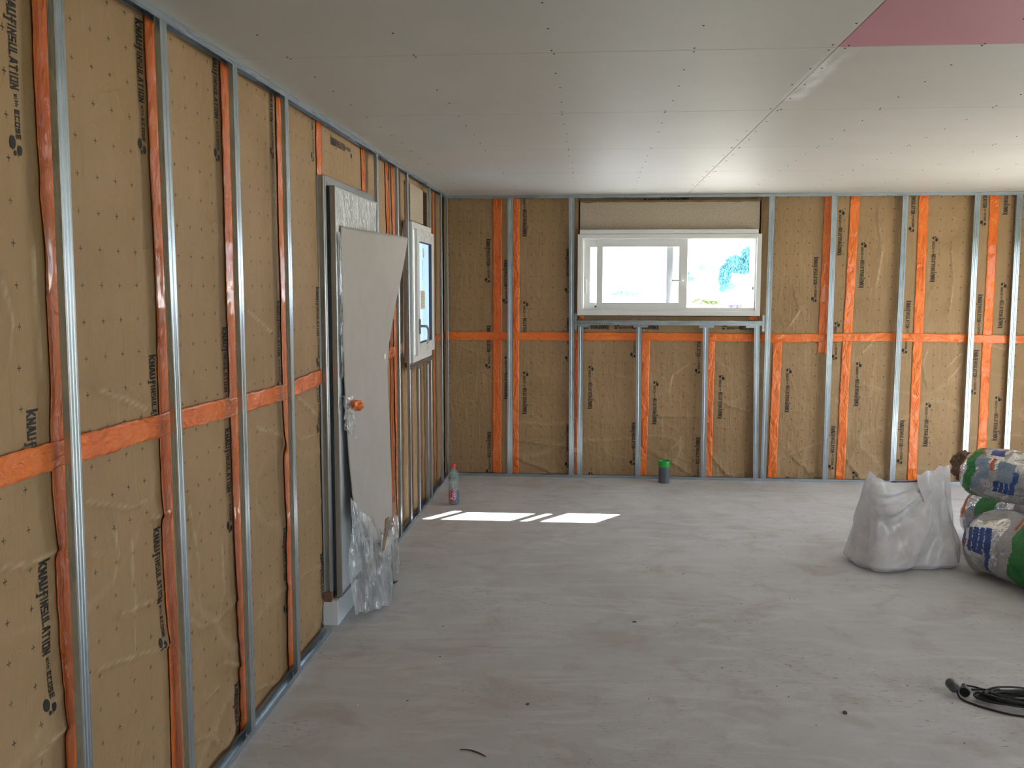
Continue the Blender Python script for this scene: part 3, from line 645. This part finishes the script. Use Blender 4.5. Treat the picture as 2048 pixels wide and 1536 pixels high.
k.add([(.029, 7.13, 1.99), (.029, 7.19, 1.99), (.029, 7.19, 2.06), (.029, 7.13, 2.06)], [(0, 1, 2, 3)], 0)
for r_ in range(5):
    for c in range(6):
        for q in strokes('EAL'[(r_+c) % 3], 0, .014, .014, 0, .003): k.add([(.0295, 7.04+c*.028+a, 1.615+r_*.024+b) for a, b in q], [(0, 1, 2, 3)], 1)
for r_ in range(4):
    for q in strokes('EACO'[r_], 0, .03, .03, 0, .006): k.add([(.0295, 7.10+a, 1.94-r_*.038+b) for a, b in q], [(0, 1, 2, 3)], 1)
k.build('glass_sticker', [plain('sticker_paper', (.80, .74, .56), .6), M['stain']], s2, recalc=False)

# ------------------------------------------------------------------ door_1 (left wall, film-wrapped leaf)
d1 = empty('door_1', (0, 5.15, .13)); d1['kind'] = 'structure'
k = MB(); rect_frame(k, fL, 4.668, 5.695, .175, 2.322, .060, .060, .05, .050, -.146, -.018); under(k.build('door_frame', M['alu'], bevel=.003), d1)
for a, dd in ((4.672, -.030), (4.672, -.060), (4.672, -.105)):
    k = MB(); k.tube([(dd, 4.668, .18), (dd, 4.668, 2.32)], .007, 8); under(k.build('frame_groove', M['darkgrey'] if dd < -.08 else M['alu']), d1)
k = MB(); rect_frame(k, fL, 4.700, 5.640, .140, 2.275, .012, .012, .012, .012, -.016, .024); under(k.build('leaf_edge', M['alu'], bevel=.003), d1)
k = MB(); k.box((-.014, 4.712, .152), (.016, 5.628, 2.263)); lf = k.build('door_leaf', M['panelwhite']); under(lf, d1)
k = MB(); k.box((-.012, 4.694, .15), (-.004, 4.70, 2.27)); under(k.build('leaf_gasket', M['rubber']), d1)
def wrap(a, b):
    y = 4.716+.908*a; z = 1.90+.37*b
    return (.020+.004*noise.noise(Vector((y*30+z*6, z*5, 1)))+.003*noise.noise(Vector((y*9, z*9, 3))), y, z)
k = MB(); k.grid(wrap, 90, 60); under(k.build('leaf_film', M['shrink'], smooth=True, recalc=False), d1)
k = MB(); k.box((-.10, 4.66, .0), (.012, 5.02, .135)); under(k.build('door_sill', M['panelwhite'], bevel=.004), d1)
k = MB(); k.box((-.146, 4.665, .0), (-.10, 5.70, .175)); under(k.build('sill_block', M['dark']), d1)
k = MB(); k.box((-.06, 4.650, .13), (-.02, 4.690, .18)); under(k.build('frame_foot', M['copper']), d1)

# beige fibreboard sheet leaning on the door, warped
ZL = [(.30, .138), (.397, .128), (.464, .113), (.559, .088), (.667, .070), (.855, .054), (1.095, .042), (1.28, .037), (1.437, .034), (1.646, .032), (1.904, .030), (2.078, .029)]
ZR = [(.10, .080), (.354, .078), (.562, .076), (.879, .070), (1.067, .063), (1.254, .059), (1.41, .070), (1.656, .112), (1.87, .162), (2.055, .195)]
def interp(T, z):
    if z <= T[0][0]: return T[0][1]
    for (a, p), (b, q) in zip(T, T[1:]):
        if z <= b: return p+(q-p)*(z-a)/(b-a)
    return T[-1][1]
def sheet_x(a, z):
    l, r = interp(ZL, z), interp(ZR, z); s_ = a*a*(3-2*a) if z > 1.3 else a
    return l+(r-l)*s_+.010*math.sin(math.pi*a)
def low_edge(a):
    prof = [(0, .52), (.05, .50), (.07, .58), (.10, .46), (.2, .36), (.3, .30), (.42, .20), (.55, .15), (1, .12)]
    return interp(prof, a)+.008*noise.noise(Vector((a*40, 0, 0)))
def sh(a, b):
    zt = 2.078-.015*a; zb = low_edge(a); z = zb+(zt-zb)*b; x = sheet_x(a, z)
    y = 4.772+a*(5.70-4.772)
    yy = y-.02*max(0, .55-z)*(1-a)
    return (x, yy, z)
k = MB(); k.grid(sh, 60, 90); o = k.build('fibreboard_sheet', M['sheet'], smooth=True, recalc=False, solid=.004)
tag(o, 'warped beige fibreboard sheet leaning against the wrapped door', 'board')
k = MB(); k.box((.0, 0, 0), (.003, .045, .028)); t = k.build('paper_tab', M['white'], None); t.parent = o; t.location = (sheet_x(.86, 1.335)+.004, 5.55, 1.335); t['label'] = 'small white paper tab'
k = MB()
def fold(a, b): z = 1.45+.6*b; return (sheet_x(.80, z)+.0035, 5.50+a*.006+.05*b, z)
k.grid(fold, 1, 20); f_ = k.build('fold_crease', plain('crease_line', (.50, .46, .42), .8), o, recalc=False)

# crumpled end of orange tape
bm = bmesh.new(); bmesh.ops.create_icosphere(bm, subdivisions=4, radius=1)
for v in bm.verts:
    p = v.co.copy(); q = 1+.45*noise.noise(p*1.6+Vector((3, 1, 2)))+.25*noise.noise(p*4)
    v.co = Vector((p.x*.030*q, (p.y*.055)*q, p.z*.026*q - (.03 if p.y > .35 else 0)*(p.y)+(.006 if p.y < 0 else 0)))
me = bpy.data.meshes.new('tape_clump'); bm.to_mesh(me); bm.free(); me.materials.append(M['tape'])
o = bpy.data.objects.new('tape_clump', me); C.objects.link(o); o.location = (.092, 4.80, 1.15); tag(o, 'crumpled orange tape clump at left edge of the beige sheet', 'tape')
for pl in me.polygons: pl.use_smooth = True

# clear film hanging off the door foot
def film_sheet(corners, nu, nv, amp, seed, folds, label, mat='film'):
    c00, c10, c11, c01 = [Vector(c) for c in corners]
    def fn(a, b):
        p = (c00*(1-a)+c10*a)*(1-b)+(c01*(1-a)+c11*a)*b
        q = amp*(noise.noise(Vector((a*folds+b*2.5+seed, b*1.0, seed)))+.5*noise.noise(Vector((a*folds*2.3+b*4, b*2, seed+3)))+.2*noise.noise(Vector((a*folds*5+b*6, b*4, seed+7))))
        e = .02*noise.noise(Vector((a*6, b*6, seed+11)))
        return (p.x+q, p.y+e, max(.003, p.z+e*.8))
    k = MB(); k.grid(fn, nu, nv); o = k.build('plastic_film', M[mat], smooth=True, recalc=False); tag(o, label, 'plastic film', 'clear film at the door foot'); return o
film_sheet([(.115, 4.60, .075), (.22, 5.00, .02), (.215, 5.04, .36), (.060, 4.735, .66)], 70, 90, .022, 1.3, 7, 'clear crumpled film bag hanging over the door foot')
film_sheet([(.20, 4.97, .03), (.155, 5.55, .055), (.110, 5.72, .36), (.185, 4.99, .34)], 70, 60, .018, 5.1, 10, 'clear crumpled film tail beside the twin orange tapes')
film_sheet([(.050, 4.72, 1.02), (.095, 4.76, .98), (.085, 4.775, 1.20), (.040, 4.72, 1.20)], 20, 30, .012, 8.2, 4, 'small clear film scrap at left edge of the beige sheet')
film_sheet([(.030, 4.74, 1.30), (.034, 4.768, 1.30), (.032, 4.770, 2.02), (.028, 4.722, 2.06)], 10, 60, .006, 2.2, 3, 'narrow clear film strip along the wrapped door edge')
k = MB()
def rag(a, b):
    w_ = .055*(1-.5*b)*(1+.25*noise.noise(Vector((b*5, 0, 4)))); y = 4.885+.10*b+(a-.5)*w_*1.3; z = .345+.155*b
    return (.205+.010*noise.noise(Vector((a*2, b*4, 1))), y, z+.015*noise.noise(Vector((a*3, b*2, 9))))
k.grid(rag, 10, 16); tag(k.build('torn_cardboard', M['rag'], smooth=True, recalc=False, solid=.003), 'torn brown cardboard scrap showing through the clear film', 'cardboard')
k = MB(); k.tube([(.10, 5.36, .05), (.14, 5.38, .03), (.16, 5.36, .012), (.17, 5.40, .008)], [.012, .010, .008, .004], 8); tag(k.build('cable_stub', M['black'], smooth=True), 'short black stub on floor by the film tail', 'cable')

# ------------------------------------------------------------------ bottle
bt = empty('water_bottle', (.212, 7.455, 0)); tag(bt, 'clear plastic water bottle with red cap standing near far left corner', 'bottle')
prof = [(.0, .006), (.026, .002), (.038, .006), (.0425, .018), (.0425, .045), (.0405, .052), (.0425, .060), (.0425, .085), (.0405, .092), (.0425, .100), (.0425, .125), (.041, .130), (.0415, .150), (.0375, .158), (.040, .168), (.0375, .178), (.0415, .188), (.0435, .200), (.0435, .225), (.040, .248), (.031, .272), (.020, .292), (.0135, .303), (.0135, .318)]
k = MB(); k.lathe(prof, 28, 0); k.build('bottle_body', M['pet'], bt, smooth=True, recalc=False)
k = MB(); k.lathe([(0, .334), (.0155, .334), (.016, .331), (.016, .314), (.0150, .312)], 24); k.build('cap', M['red'], bt)
k = MB(); k.lathe([(.0430, .020), (.0432, .045), (.0412, .052), (.0432, .060), (.0432, .085), (.0412, .092), (.0432, .100), (.0432, .118)], 28)
k.build('label_sleeve', M['petblue'], bt, smooth=True, recalc=False)
k = MB(); k.lathe([(.0441, .200), (.0441, .225), (.0405, .248)], 28); k.build('shoulder_tint', M['petgreen'], bt, smooth=True, recalc=False)
k = MB(); ac = math.atan2(-7.455, 1.3156-.212)-.42
def lab(a, z, r=.0437): return (r*math.cos(a), r*math.sin(a), z)
for i in range(8):
    a0, a1 = ac-.33+i*.0825, ac-.33+(i+1)*.0825; k.add([lab(a0, .030), lab(a1, .030), lab(a1, .122), lab(a0, .122)], [(0, 1, 2, 3)], 0)
for q in strokes('Vittel', 0, .0145, .020, 0, .0040):
    k.add([lab(ac+.22-(t_/.0437) if False else ac-.22+t_/.0437, .116-s_, .0442) for s_, t_ in q], [(0, 1, 2, 3)], 1)
for i in range(4): k.add([lab(ac+.40, .045+i*.02, .044), lab(ac+.85, .06+i*.02, .044), lab(ac+.85, .066+i*.02, .044), lab(ac+.40, .051+i*.02, .044)], [(0, 1, 2, 3)], 1)
k.build('label', [M['red'], M['white']], bt, recalc=False)

# ------------------------------------------------------------------ capped pipe by the far wall
pp = empty('pipe_offcut', (1.990, 8.505-.02, 0)); tag(pp, 'short grey pipe with green taped top on floor at far wall', 'pipe')
k = MB(); k.lathe([(0, 0), (.047, 0), (.050, .003), (.050, .150), (.046, .150), (.046, .01), (0, .01)], 32); k.build('pipe', M['greypipe'], pp, smooth=False)
k = MB(); k.lathe([(.0515, .146), (.0520, .150), (.0520, .176), (.0545, .200), (.0530, .204), (.050, .202), (.048, .17)], 32, 0, sq=lambda a, z: 1+.03*math.sin(3*a+z*60))
k.build('green_collar', M['greentape'], pp, smooth=True)

# ------------------------------------------------------------------ white sack
sk = empty('plastic_sack', (3.335, 6.10, 0)); tag(sk, 'crumpled open white plastic sack standing left of the stacked bags', 'sack')
vx = Vector((.957, .29, 0)).normalized(); vy = Vector((-vx.y, vx.x, 0))   # vx runs along the sack's mouth
def sack(a, b):
    th = a*2*math.pi; z = b
    lv = [(0, .315, .20, .040), (.06, .350, .235, .030), (.25, .335, .225, .02), (.45, .315, .19, .01), (.65, .290, .145, .005), (.82, .275, .10, .0), (1, .262, .022, .0)]
    for (z0, A0, B0, o0), (z1, A1, B1, o1) in zip(lv, lv[1:]):
        if z <= z1+1e-9:
            t = (z-z0)/(z1-z0); A, B, O = A0+(A1-A0)*t, B0+(B1-B0)*t, o0+(o1-o0)*t; break
    ct, st_ = math.cos(th), math.sin(th); e = .78
    X = A*math.copysign(abs(ct)**e, ct); Y = B*math.copysign(abs(st_)**e, st_)
    pl = 0; f = noise.noise(Vector((ct*2.1+z*1.2, st_*2.1, z*.9+5)))*.040+noise.noise(Vector((ct*4+z*2.5, st_*4, z*1.2)))*.020
    rr = 1+(f+pl)/.25*(.35+.65*math.sin(math.pi*min(1, z*.9+.1)))
    X *= rr; Y *= rr
    if Y < 0:     # folds fanning down from the gathered right corner
        fx, fz = X-.22, z-1.02; ph = math.atan2(fx, -fz); ds = min(1, math.hypot(fx*1.6, fz)*1.1)
        Y -= (.022*math.cos(ph*15+.6*noise.noise(Vector((ph*2, z*2, 3)))*3)**3+.008*math.cos(ph*37))*ds*min(1, (1-z)*5)*(1-abs(ct))**.5*1.6
    h = .57+.035*max(0, -ct)**3+.012*max(0, ct)**3-.045*(1-abs(ct)**2)+.012*noise.noise(Vector((ct*5, st_*5, 2)))
    X -= .04*max(0, .45-z)*(1 if ct < 0 else -.6)
    Y += .03*noise.noise(Vector((X*4, z*3, 1)))
    return vx*X+vy*Y+Vector((0, 0, .004+z*h))
k = MB(); k.grid(sack, 120, 70); 
ctr = len(k.v); k.v.append((0, 0, .006))
for i in range(120): k.f.append((ctr, i+1, i)); k.fm.append(0)
k.build('sack_body', M['sack'], sk, smooth=True, recalc=False)
k = MB()
def flap(a, b):      # loose torn corner at the right of the mouth
    X = .08+.22*a; z = .06+.52*b+.05*a; Y = -.225+.19*b+.10*a*(1-b)+.015*noise.noise(Vector((a*4, b*4, 2)))+.02*a
    return vx*(X+.03*math.sin(b*5)*(1-a))+vy*Y+Vector((0, 0, z+.03*noise.noise(Vector((a*5, 1, 1)))))
k.grid(flap, 24, 30); k.build('loose_flap', M['sack'], sk, smooth=True, recalc=False)
# ------------------------------------------------------------------ stacked wool bags in printed film
def inq(q, x, y):
    s_ = None
    for i in range(len(q)):
        a, b = q[i], q[(i+1) % len(q)]; c = (b[0]-a[0])*(y-a[1])-(b[1]-a[1])*(x-a[0])
        if abs(c) < 1e-9: continue
        if s_ is None: s_ = c > 0
        elif (c > 0) != s_: return False
    return True
def wool_bag(loc, axis, r, L_, bands, label, seed, squash=.92, blocks=(), word=None, tipwool=False, dip=0):
    root = empty('insulation_bag', (loc[0], loc[1], loc[2])); tag(root, label, 'bag', 'bags of insulation wool stacked on the right')
    ax = Vector(axis).normalized(); sidev = ax.cross(Vector((0, 0, 1))).normalized(); upv = sidev.cross(ax)
    def base(a, b):
        s_ = b*L_; th = a*2*math.pi
        e = min(s_, L_-s_)/(r*.75); rad = r*(1-(1-min(1, e))**2.6)**.5 if e < 1 else r
        rad = max(rad, .012)
        q = Vector((math.cos(th)*1.3, math.sin(th)*1.3, s_*4.5+seed))
        rad *= 1+.10*noise.noise(q)+.05*noise.noise(q*2.3)-.05*max(0, 1-abs(noise.noise(Vector((math.cos(th), math.sin(th), s_*3+seed+4))))*9)**2
        x = math.cos(th)*rad; y = math.sin(th)*rad*squash
        y = max(y, -r*squash*.86)
        return ax*s_+sidev*x+upv*y
    qs = strokes(word, 0, .105, .13, 0, .034) if word else []
    def mat(a, b):
        s_ = b*L_; th = math.degrees(a*2*math.pi) % 360
        wob = .012*math.sin(th*.05+seed)+.01*math.sin(th*.13)
        for (s0, s1, mi, t0, t1) in bands:
            if s0+wob <= s_ <= s1+wob and (t0 <= th <= t1): return mi
        if word:
            hx, hy = word_at
            yy = (th-hy)/57.3*r
            for q in qs:
                if inq(q, yy, (s_-hx)): return 2
        return 0 if noise.noise(Vector((s_*9, th*.02, seed))) < .12 else (4 if noise.noise(Vector((s_*5, th*.015, seed+2))) > -.15 else 5)
    word_at = blocks if blocks else (0, 0)
    k = MB(); k.grid(base, 160, 150, mat); o = k.build('bag_body', [M['bagw'], M['bg'], M['bb'], M['bo'], M['bp'], M['bs']], root, smooth=True, recalc=False)
    k = MB(); k.grid(lambda a, b: (lambda p: (p-ax*(L_/2))*.93+ax*(L_/2))(base(a, b)), 40, 40); k.build('wool_filling', M['woolbrown'], root, smooth=True, recalc=False)
    if tipwool:
        bm = bmesh.new(); bmesh.ops.create_icosphere(bm, subdivisions=4, radius=1)
        for v in bm.verts:
            p = v.co.copy(); q = 1+.35*noise.noise(p*2.5+Vector((1, 2, 3)))+.12*noise.noise(p*8); v.co = ax*(p.x*.10*q-.0)+sidev*(p.y*.075*q)+upv*(p.z*.10*q+.02)
        me = bpy.data.meshes.new('exposed_wool'); bm.to_mesh(me); bm.free(); me.materials.append(M['woolbrown']); w_ = bpy.data.objects.new('exposed_wool', me); C.objects.link(w_); w_.parent = root
        w_.location = sidev*-.02-ax*.01
    return root
# sidev points to the right of travel; angles: 0 = right side, 90 = top, 180 = left side
wool_bag((3.76, 6.02, .203), (.43, -.90, 0), .225, 1.15, [(.42, .60, 1, 0, 360), (.385, .405, 3, 50, 120), (.385, .42, 4, 0, 360), (.05, .115, 2, 30, 95), (.035, .085, 2, 0, 30), (.075, .105, 3, 355, 360), (.075, .105, 3, 0, 12),
          (.12, .152, 2, 0, 32), (.158, .197, 2, 0, 34), (.203, .235, 2, 0, 36), (.240, .285, 2, 0, 38), (.12, .152, 2, 350, 360), (.158, .197, 2, 350, 360), (.203, .235, 2, 350, 360), (.250, .285, 2, 318, 360), (.68, 1.1, 5, 0, 60)],
         'lowest front bag with wide green band, lying on the floor', 1.0)
wool_bag((4.02, 6.75, .20), (.43, -.90, 0), .215, 1.1, [(.20, .34, 1, 0, 360), (.10, .125, 3, 0, 200), (.02, .07, 2, 60, 220)],
         'rear bag half hidden between the white sack and top bag', 4.0)
wool_bag((3.83, 6.42, .555), (.60, -.80, -.01), .185, 1.25, [(.09, .15, 1, 0, 100), (.09, .15, 1, 300, 360), (.15, .165, 3, 60, 100), (.21, .30, 2, 60, 88), (.25, .275, 3, 20, 52), (.17, .24, 5, 0, 50), (.30, .33, 2, 335, 360), (.335, .365, 2, 335, 360), (.37, .40, 2, 335, 360), (.405, .44, 2, 335, 360), (.405, .44, 2, 0, 25), (.30, .42, 5, 0, 45), (.53, .60, 1, 0, 360), (.505, .52, 3, 0, 360)],
         'topmost bag of the stack with brown wool showing at its end', 7.0, tipwool=True)

# ------------------------------------------------------------------ black extension cord
ec = empty('extension_cord', (3.05, 4.02, 0)); tag(ec, 'coiled black extension cord lying on floor at lower right', 'extension cord')
def loc_(x, y, z): return (x-3.05, y-4.02, z)
k = MB(); random.seed(4); pts = []
NL = 13
for i in range(NL*40+1):
    t = i/40*2*math.pi; lp = i/40/NL
    A = .20+.035*math.sin(lp*23)+.01*math.sin(t*.5); B = .062+.016*math.sin(lp*31+1)
    ph = .10*math.sin(lp*17)
    x = A*math.cos(t)+.012*math.sin(lp*40); y = B*math.sin(t)+ph*.12*math.cos(t)-x*.10
    pts.append((.150+x, -.035+y, .006+.032*abs(math.sin(lp*math.pi*3.3+.3*math.sin(t)))+.006*(1+math.sin(t*2+lp*9))))
k.tube(pts, .0042, 8)
k.build('cable_coil', M['black'], ec, smooth=True)
def smooth_path(P_, n=14):
    P_ = [Vector(p) for p in P_]; out = []
    for i in range(len(P_)-1):
        p0, p1, p2, p3 = P_[max(i-1, 0)], P_[i], P_[i+1], P_[min(i+2, len(P_)-1)]
        for j in range(n):
            t = j/n; out.append(.5*((2*p1)+(-p0+p2)*t+(2*p0-5*p1+4*p2-p3)*t*t+(-p0+3*p1-3*p2+p3)*t**3))
    out.append(P_[-1]); return out
k = MB(); k.tube(smooth_path([loc_(2.960, 4.115, .03), loc_(2.985, 4.135, .018), loc_(3.02, 4.14, .01), loc_(3.07, 4.11, .008), loc_(3.14, 4.085, .01), loc_(3.22, 4.08, .02), loc_(3.34, 4.09, .02)]), .0042, 8)
k.tube(smooth_path([loc_(2.995, 4.09, .02), loc_(3.0, 4.115, .01), loc_(3.04, 4.12, .008), loc_(3.10, 4.075, .03)]), .0042, 8)
k.build('plug_lead', M['black'], ec, smooth=True)
k = MB(); k.tube(smooth_path([loc_(2.908, 4.045, .03), loc_(2.915, 4.02, .008), loc_(2.945, 3.975, .006), loc_(3.0, 3.925, .006), loc_(3.06, 3.885, .006), loc_(3.12, 3.868, .006), loc_(3.22, 3.85, .006), loc_(3.30, 3.84, .006)]), .0042, 8)
k.build('socket_lead', M['black'], ec, smooth=True)
k = MB(); k.tube([loc_(2.898, 4.105, .042), loc_(2.899, 4.10, .042), loc_(2.903, 4.075, .038), loc_(2.906, 4.06, .034), loc_(2.908, 4.043, .030)], [.020, .0225, .023, .021, .008], 18)
k.build('socket', M['darkgrey'], ec, smooth=False)
k = MB(); k.tube([loc_(2.940, 4.045, .024), loc_(2.942, 4.048, .024), loc_(2.950, 4.072, .026), loc_(2.953, 4.085, .027), loc_(2.960, 4.105, .03), loc_(2.966, 4.118, .03)], [.020, .0215, .020, .012, .010, .006], 18)
k.build('plug', M['black'], ec, smooth=False)

# ------------------------------------------------------------------ loose bits on the floor
def chip(x, y, sx, sy, sz, rot, mat, label, nm='rubble_chip'):
    bm = bmesh.new(); bmesh.ops.create_icosphere(bm, subdivisions=2, radius=1)
    for v in bm.verts:
        q = 1+.4*noise.noise(v.co*1.5+Vector((x, y, 0))); v.co = Vector((v.co.x*sx*q, v.co.y*sy*q, max(-sz*.6, v.co.z*sz*q)))
    me = bpy.data.meshes.new(nm); bm.to_mesh(me); bm.free(); me.materials.append(mat); o = bpy.data.objects.new(nm, me); C.objects.link(o)
    o.location = (x, y, sz*.6); o.rotation_euler = (0, 0, rot); tag(o, label, 'debris'); return o
dk = plain('dark_chip', (.07, .06, .05), .9); br = plain('brown_sliver', (.13, .06, .035), .8)
chip(2.385, 3.846, .009, .010, .007, 0, dk, 'small dark chip on floor left of the black cord')
chip(1.062, 3.815, .009, .006, .004, .4, br, 'brown crumb on floor left of the chip, lower middle')
chip(1.56, 4.85, .012, .010, .003, .2, dk, 'flat dark speck on floor in the room middle')
chip(.346, 3.748, .004, .003, .002, 0, M['white'], 'tiny white crumb on floor near the left track')
k = MB(); k.tube(smooth_path([(.83, 3.40, .003), (.87, 3.395, .004), (.91, 3.375, .003), (.935, 3.355, .002)]), [.0012]*0+[.0015+.0015*math.sin(math.pi*i/42) for i in range(43)], 6)
tag(k.build('wood_sliver', br, smooth=True), 'thin curved brown sliver on floor at bottom middle', 'debris')
random.seed(12)
for i in range(26):
    x, y = random.uniform(.5, 3.0), random.uniform(3.6, 7.0)
    o = chip(x, y, random.uniform(.002, .006), random.uniform(.002, .004), .0015, random.uniform(0, 3), random.choice([dk, br]), 'one of the scattered tiny dirt crumbs on the floor', 'dirt_crumb'); o['group'] = 'tiny dirt crumbs on the floor'

# ------------------------------------------------------------------ outside
g = MB()
def gr(a, b):
    y = D+.32+(a**2)*160; x = -90+180*b; h = -.25+max(0, min(1, (y-14)/40))*1.0+max(0, (y-60))*.004
    return (x, y, h+.15*noise.noise(Vector((x*.1, y*.1, 0))))
g.grid(gr, 40, 60); g.build('ground', plain('dry_ground', (.80, .78, .72), .9, 0, .2, 3), smooth=True, recalc=False)['kind'] = 'structure'
bx('unseen_bounce_ground', (XR+.3, 4.6, -.2), (XR+90, D+.32, -.02), plain('pale_bounce', (.55, .53, .48), .8, 0, .2, 10))['kind'] = 'structure'  # unseen ground, kept pale to bounce light up through the far doorway
bx('unseen_dark_ground', (XR+.3, -70, -.2), (XR+90, 4.6, -.03), plain('dark_bounce_cut', (.05, .07, .03), .9, 0, .4, 30))['kind'] = 'structure'  # unseen ground, kept dark so little light bounces up to ceiling and upper wall
LEAF = plain('blue_green_leaves', (.075, .23, .28), .6, 0, 0, 3, .3); LEAF2 = plain('olive_leaves', (.07, .10, .015), .6, 0, 0, 3, .3); FL = plain('violet_flowers', (.06, .045, .16), .6)
BARK = plain('bark', (.50, .47, .42), .9)
def tree(loc, h, blobs, n, leaf, label, mat=LEAF, droop=.3, name='tree', seed=1, cat='tree', trunk=True, depth=45):
    q_ = depth/45; root = empty(name, (1.3156+(loc[0]-1.3156)*q_, depth, 1.762+(loc[2]-1.762)*q_)); root.scale = (q_,)*3; tag(root, label, cat); rd = random.Random(seed); k = MB()
    for _ in range(n):
        c, rr = rd.choice(blobs); d = Vector((rd.gauss(0, 1), rd.gauss(0, 1), rd.gauss(0, 1))).normalized()*rd.uniform(.3, 1)**.5
        p = Vector(c)+Vector((d.x*rr[0], d.y*rr[0], d.z*rr[1])); s_ = leaf*rd.uniform(.6, 1.4)
        a = Vector((rd.uniform(-1, 1), rd.uniform(-1, 1), rd.uniform(-1, 1))).normalized(); b = Vector((0, 0, -1))*1.0+a*.4; b.normalize(); a = a.cross(b).normalized()
        k.add([p-a*s_*.35, p+b*s_*.4-a*0, p+b*s_*1.2, p+a*s_*.35+b*s_*.4], [(0, 1, 2, 3)])
    k.build('foliage', mat, root, recalc=False)
    if trunk:
        k = MB(); k.tube([(0, 0, 0), (.1, 0, h*.3), (-.05, 0, h*.55), (.1, 0, h*.8)], [.09, .07, .05, .02], 8)
        for (c, rr) in blobs: k.tube([(0, 0, h*.35), tuple(Vector(c)*.5+Vector((0, 0, h*.2))), tuple(Vector(c))], [.04, .03, .01], 6)
        k.build('trunk', BARK, root, smooth=True)
    return root
tree((8.9, 45, .6), 3.6, [((-.1, 0, 2.75), (.55, .5)), ((-.9, 0, 2.35), (.45, .45)), ((-1.35, 0, 1.75), (.30, .65)), ((.35, 0, 2.55), (.35, .6)), ((-.45, 0, 2.2), (.45, .35))], 9000, .11, 'bluish weeping tree seen through the open window', seed=2, depth=46)
tree((7.85, 45, .75), 1.4, [((0, 0, 1.15), (.22, .18)), ((-.4, 0, 1.0), (.16, .14))], 700, .08, 'small bluish bush under the weeping tree outside', seed=3, depth=40)
tree((5.75, 45, 1.0), 1.6, [((-.1, 0, 1.5), (.32, .12)), ((.1, 0, 1.25), (.35, .10))], 700, .09, 'bluish branch tips at the left of the open window view', seed=4, depth=43)
tree((6.62, 45, .9), 1.9, [((0, 0, 1.9), (.30, .16))], 160, .09, 'faint pale bush between the trees outside', seed=9, depth=50)
tree((2.9, 40, .7), .9, [((0, 0, .85), (.9, .12))], 420, .10, 'low bluish hedge seen through the sliding pane', seed=5, name='hedge', cat='hedge')
tree((6.7, 45, .62), .5, [((-.3, 0, .55), (.4, .14)), ((.3, 0, .5), (.35, .10))], 1100, .07, 'low olive flower bush outside the open window', LEAF2, seed=6, depth=34, name='flower_bush', cat='bush', trunk=False)
tree((8.05, 45, .45), .5, [((0, 0, .50), (.42, .09))], 600, .06, 'low violet flower bush outside at the right of the window', FL, seed=7, depth=36, name='flower_bush', cat='bush', trunk=False)
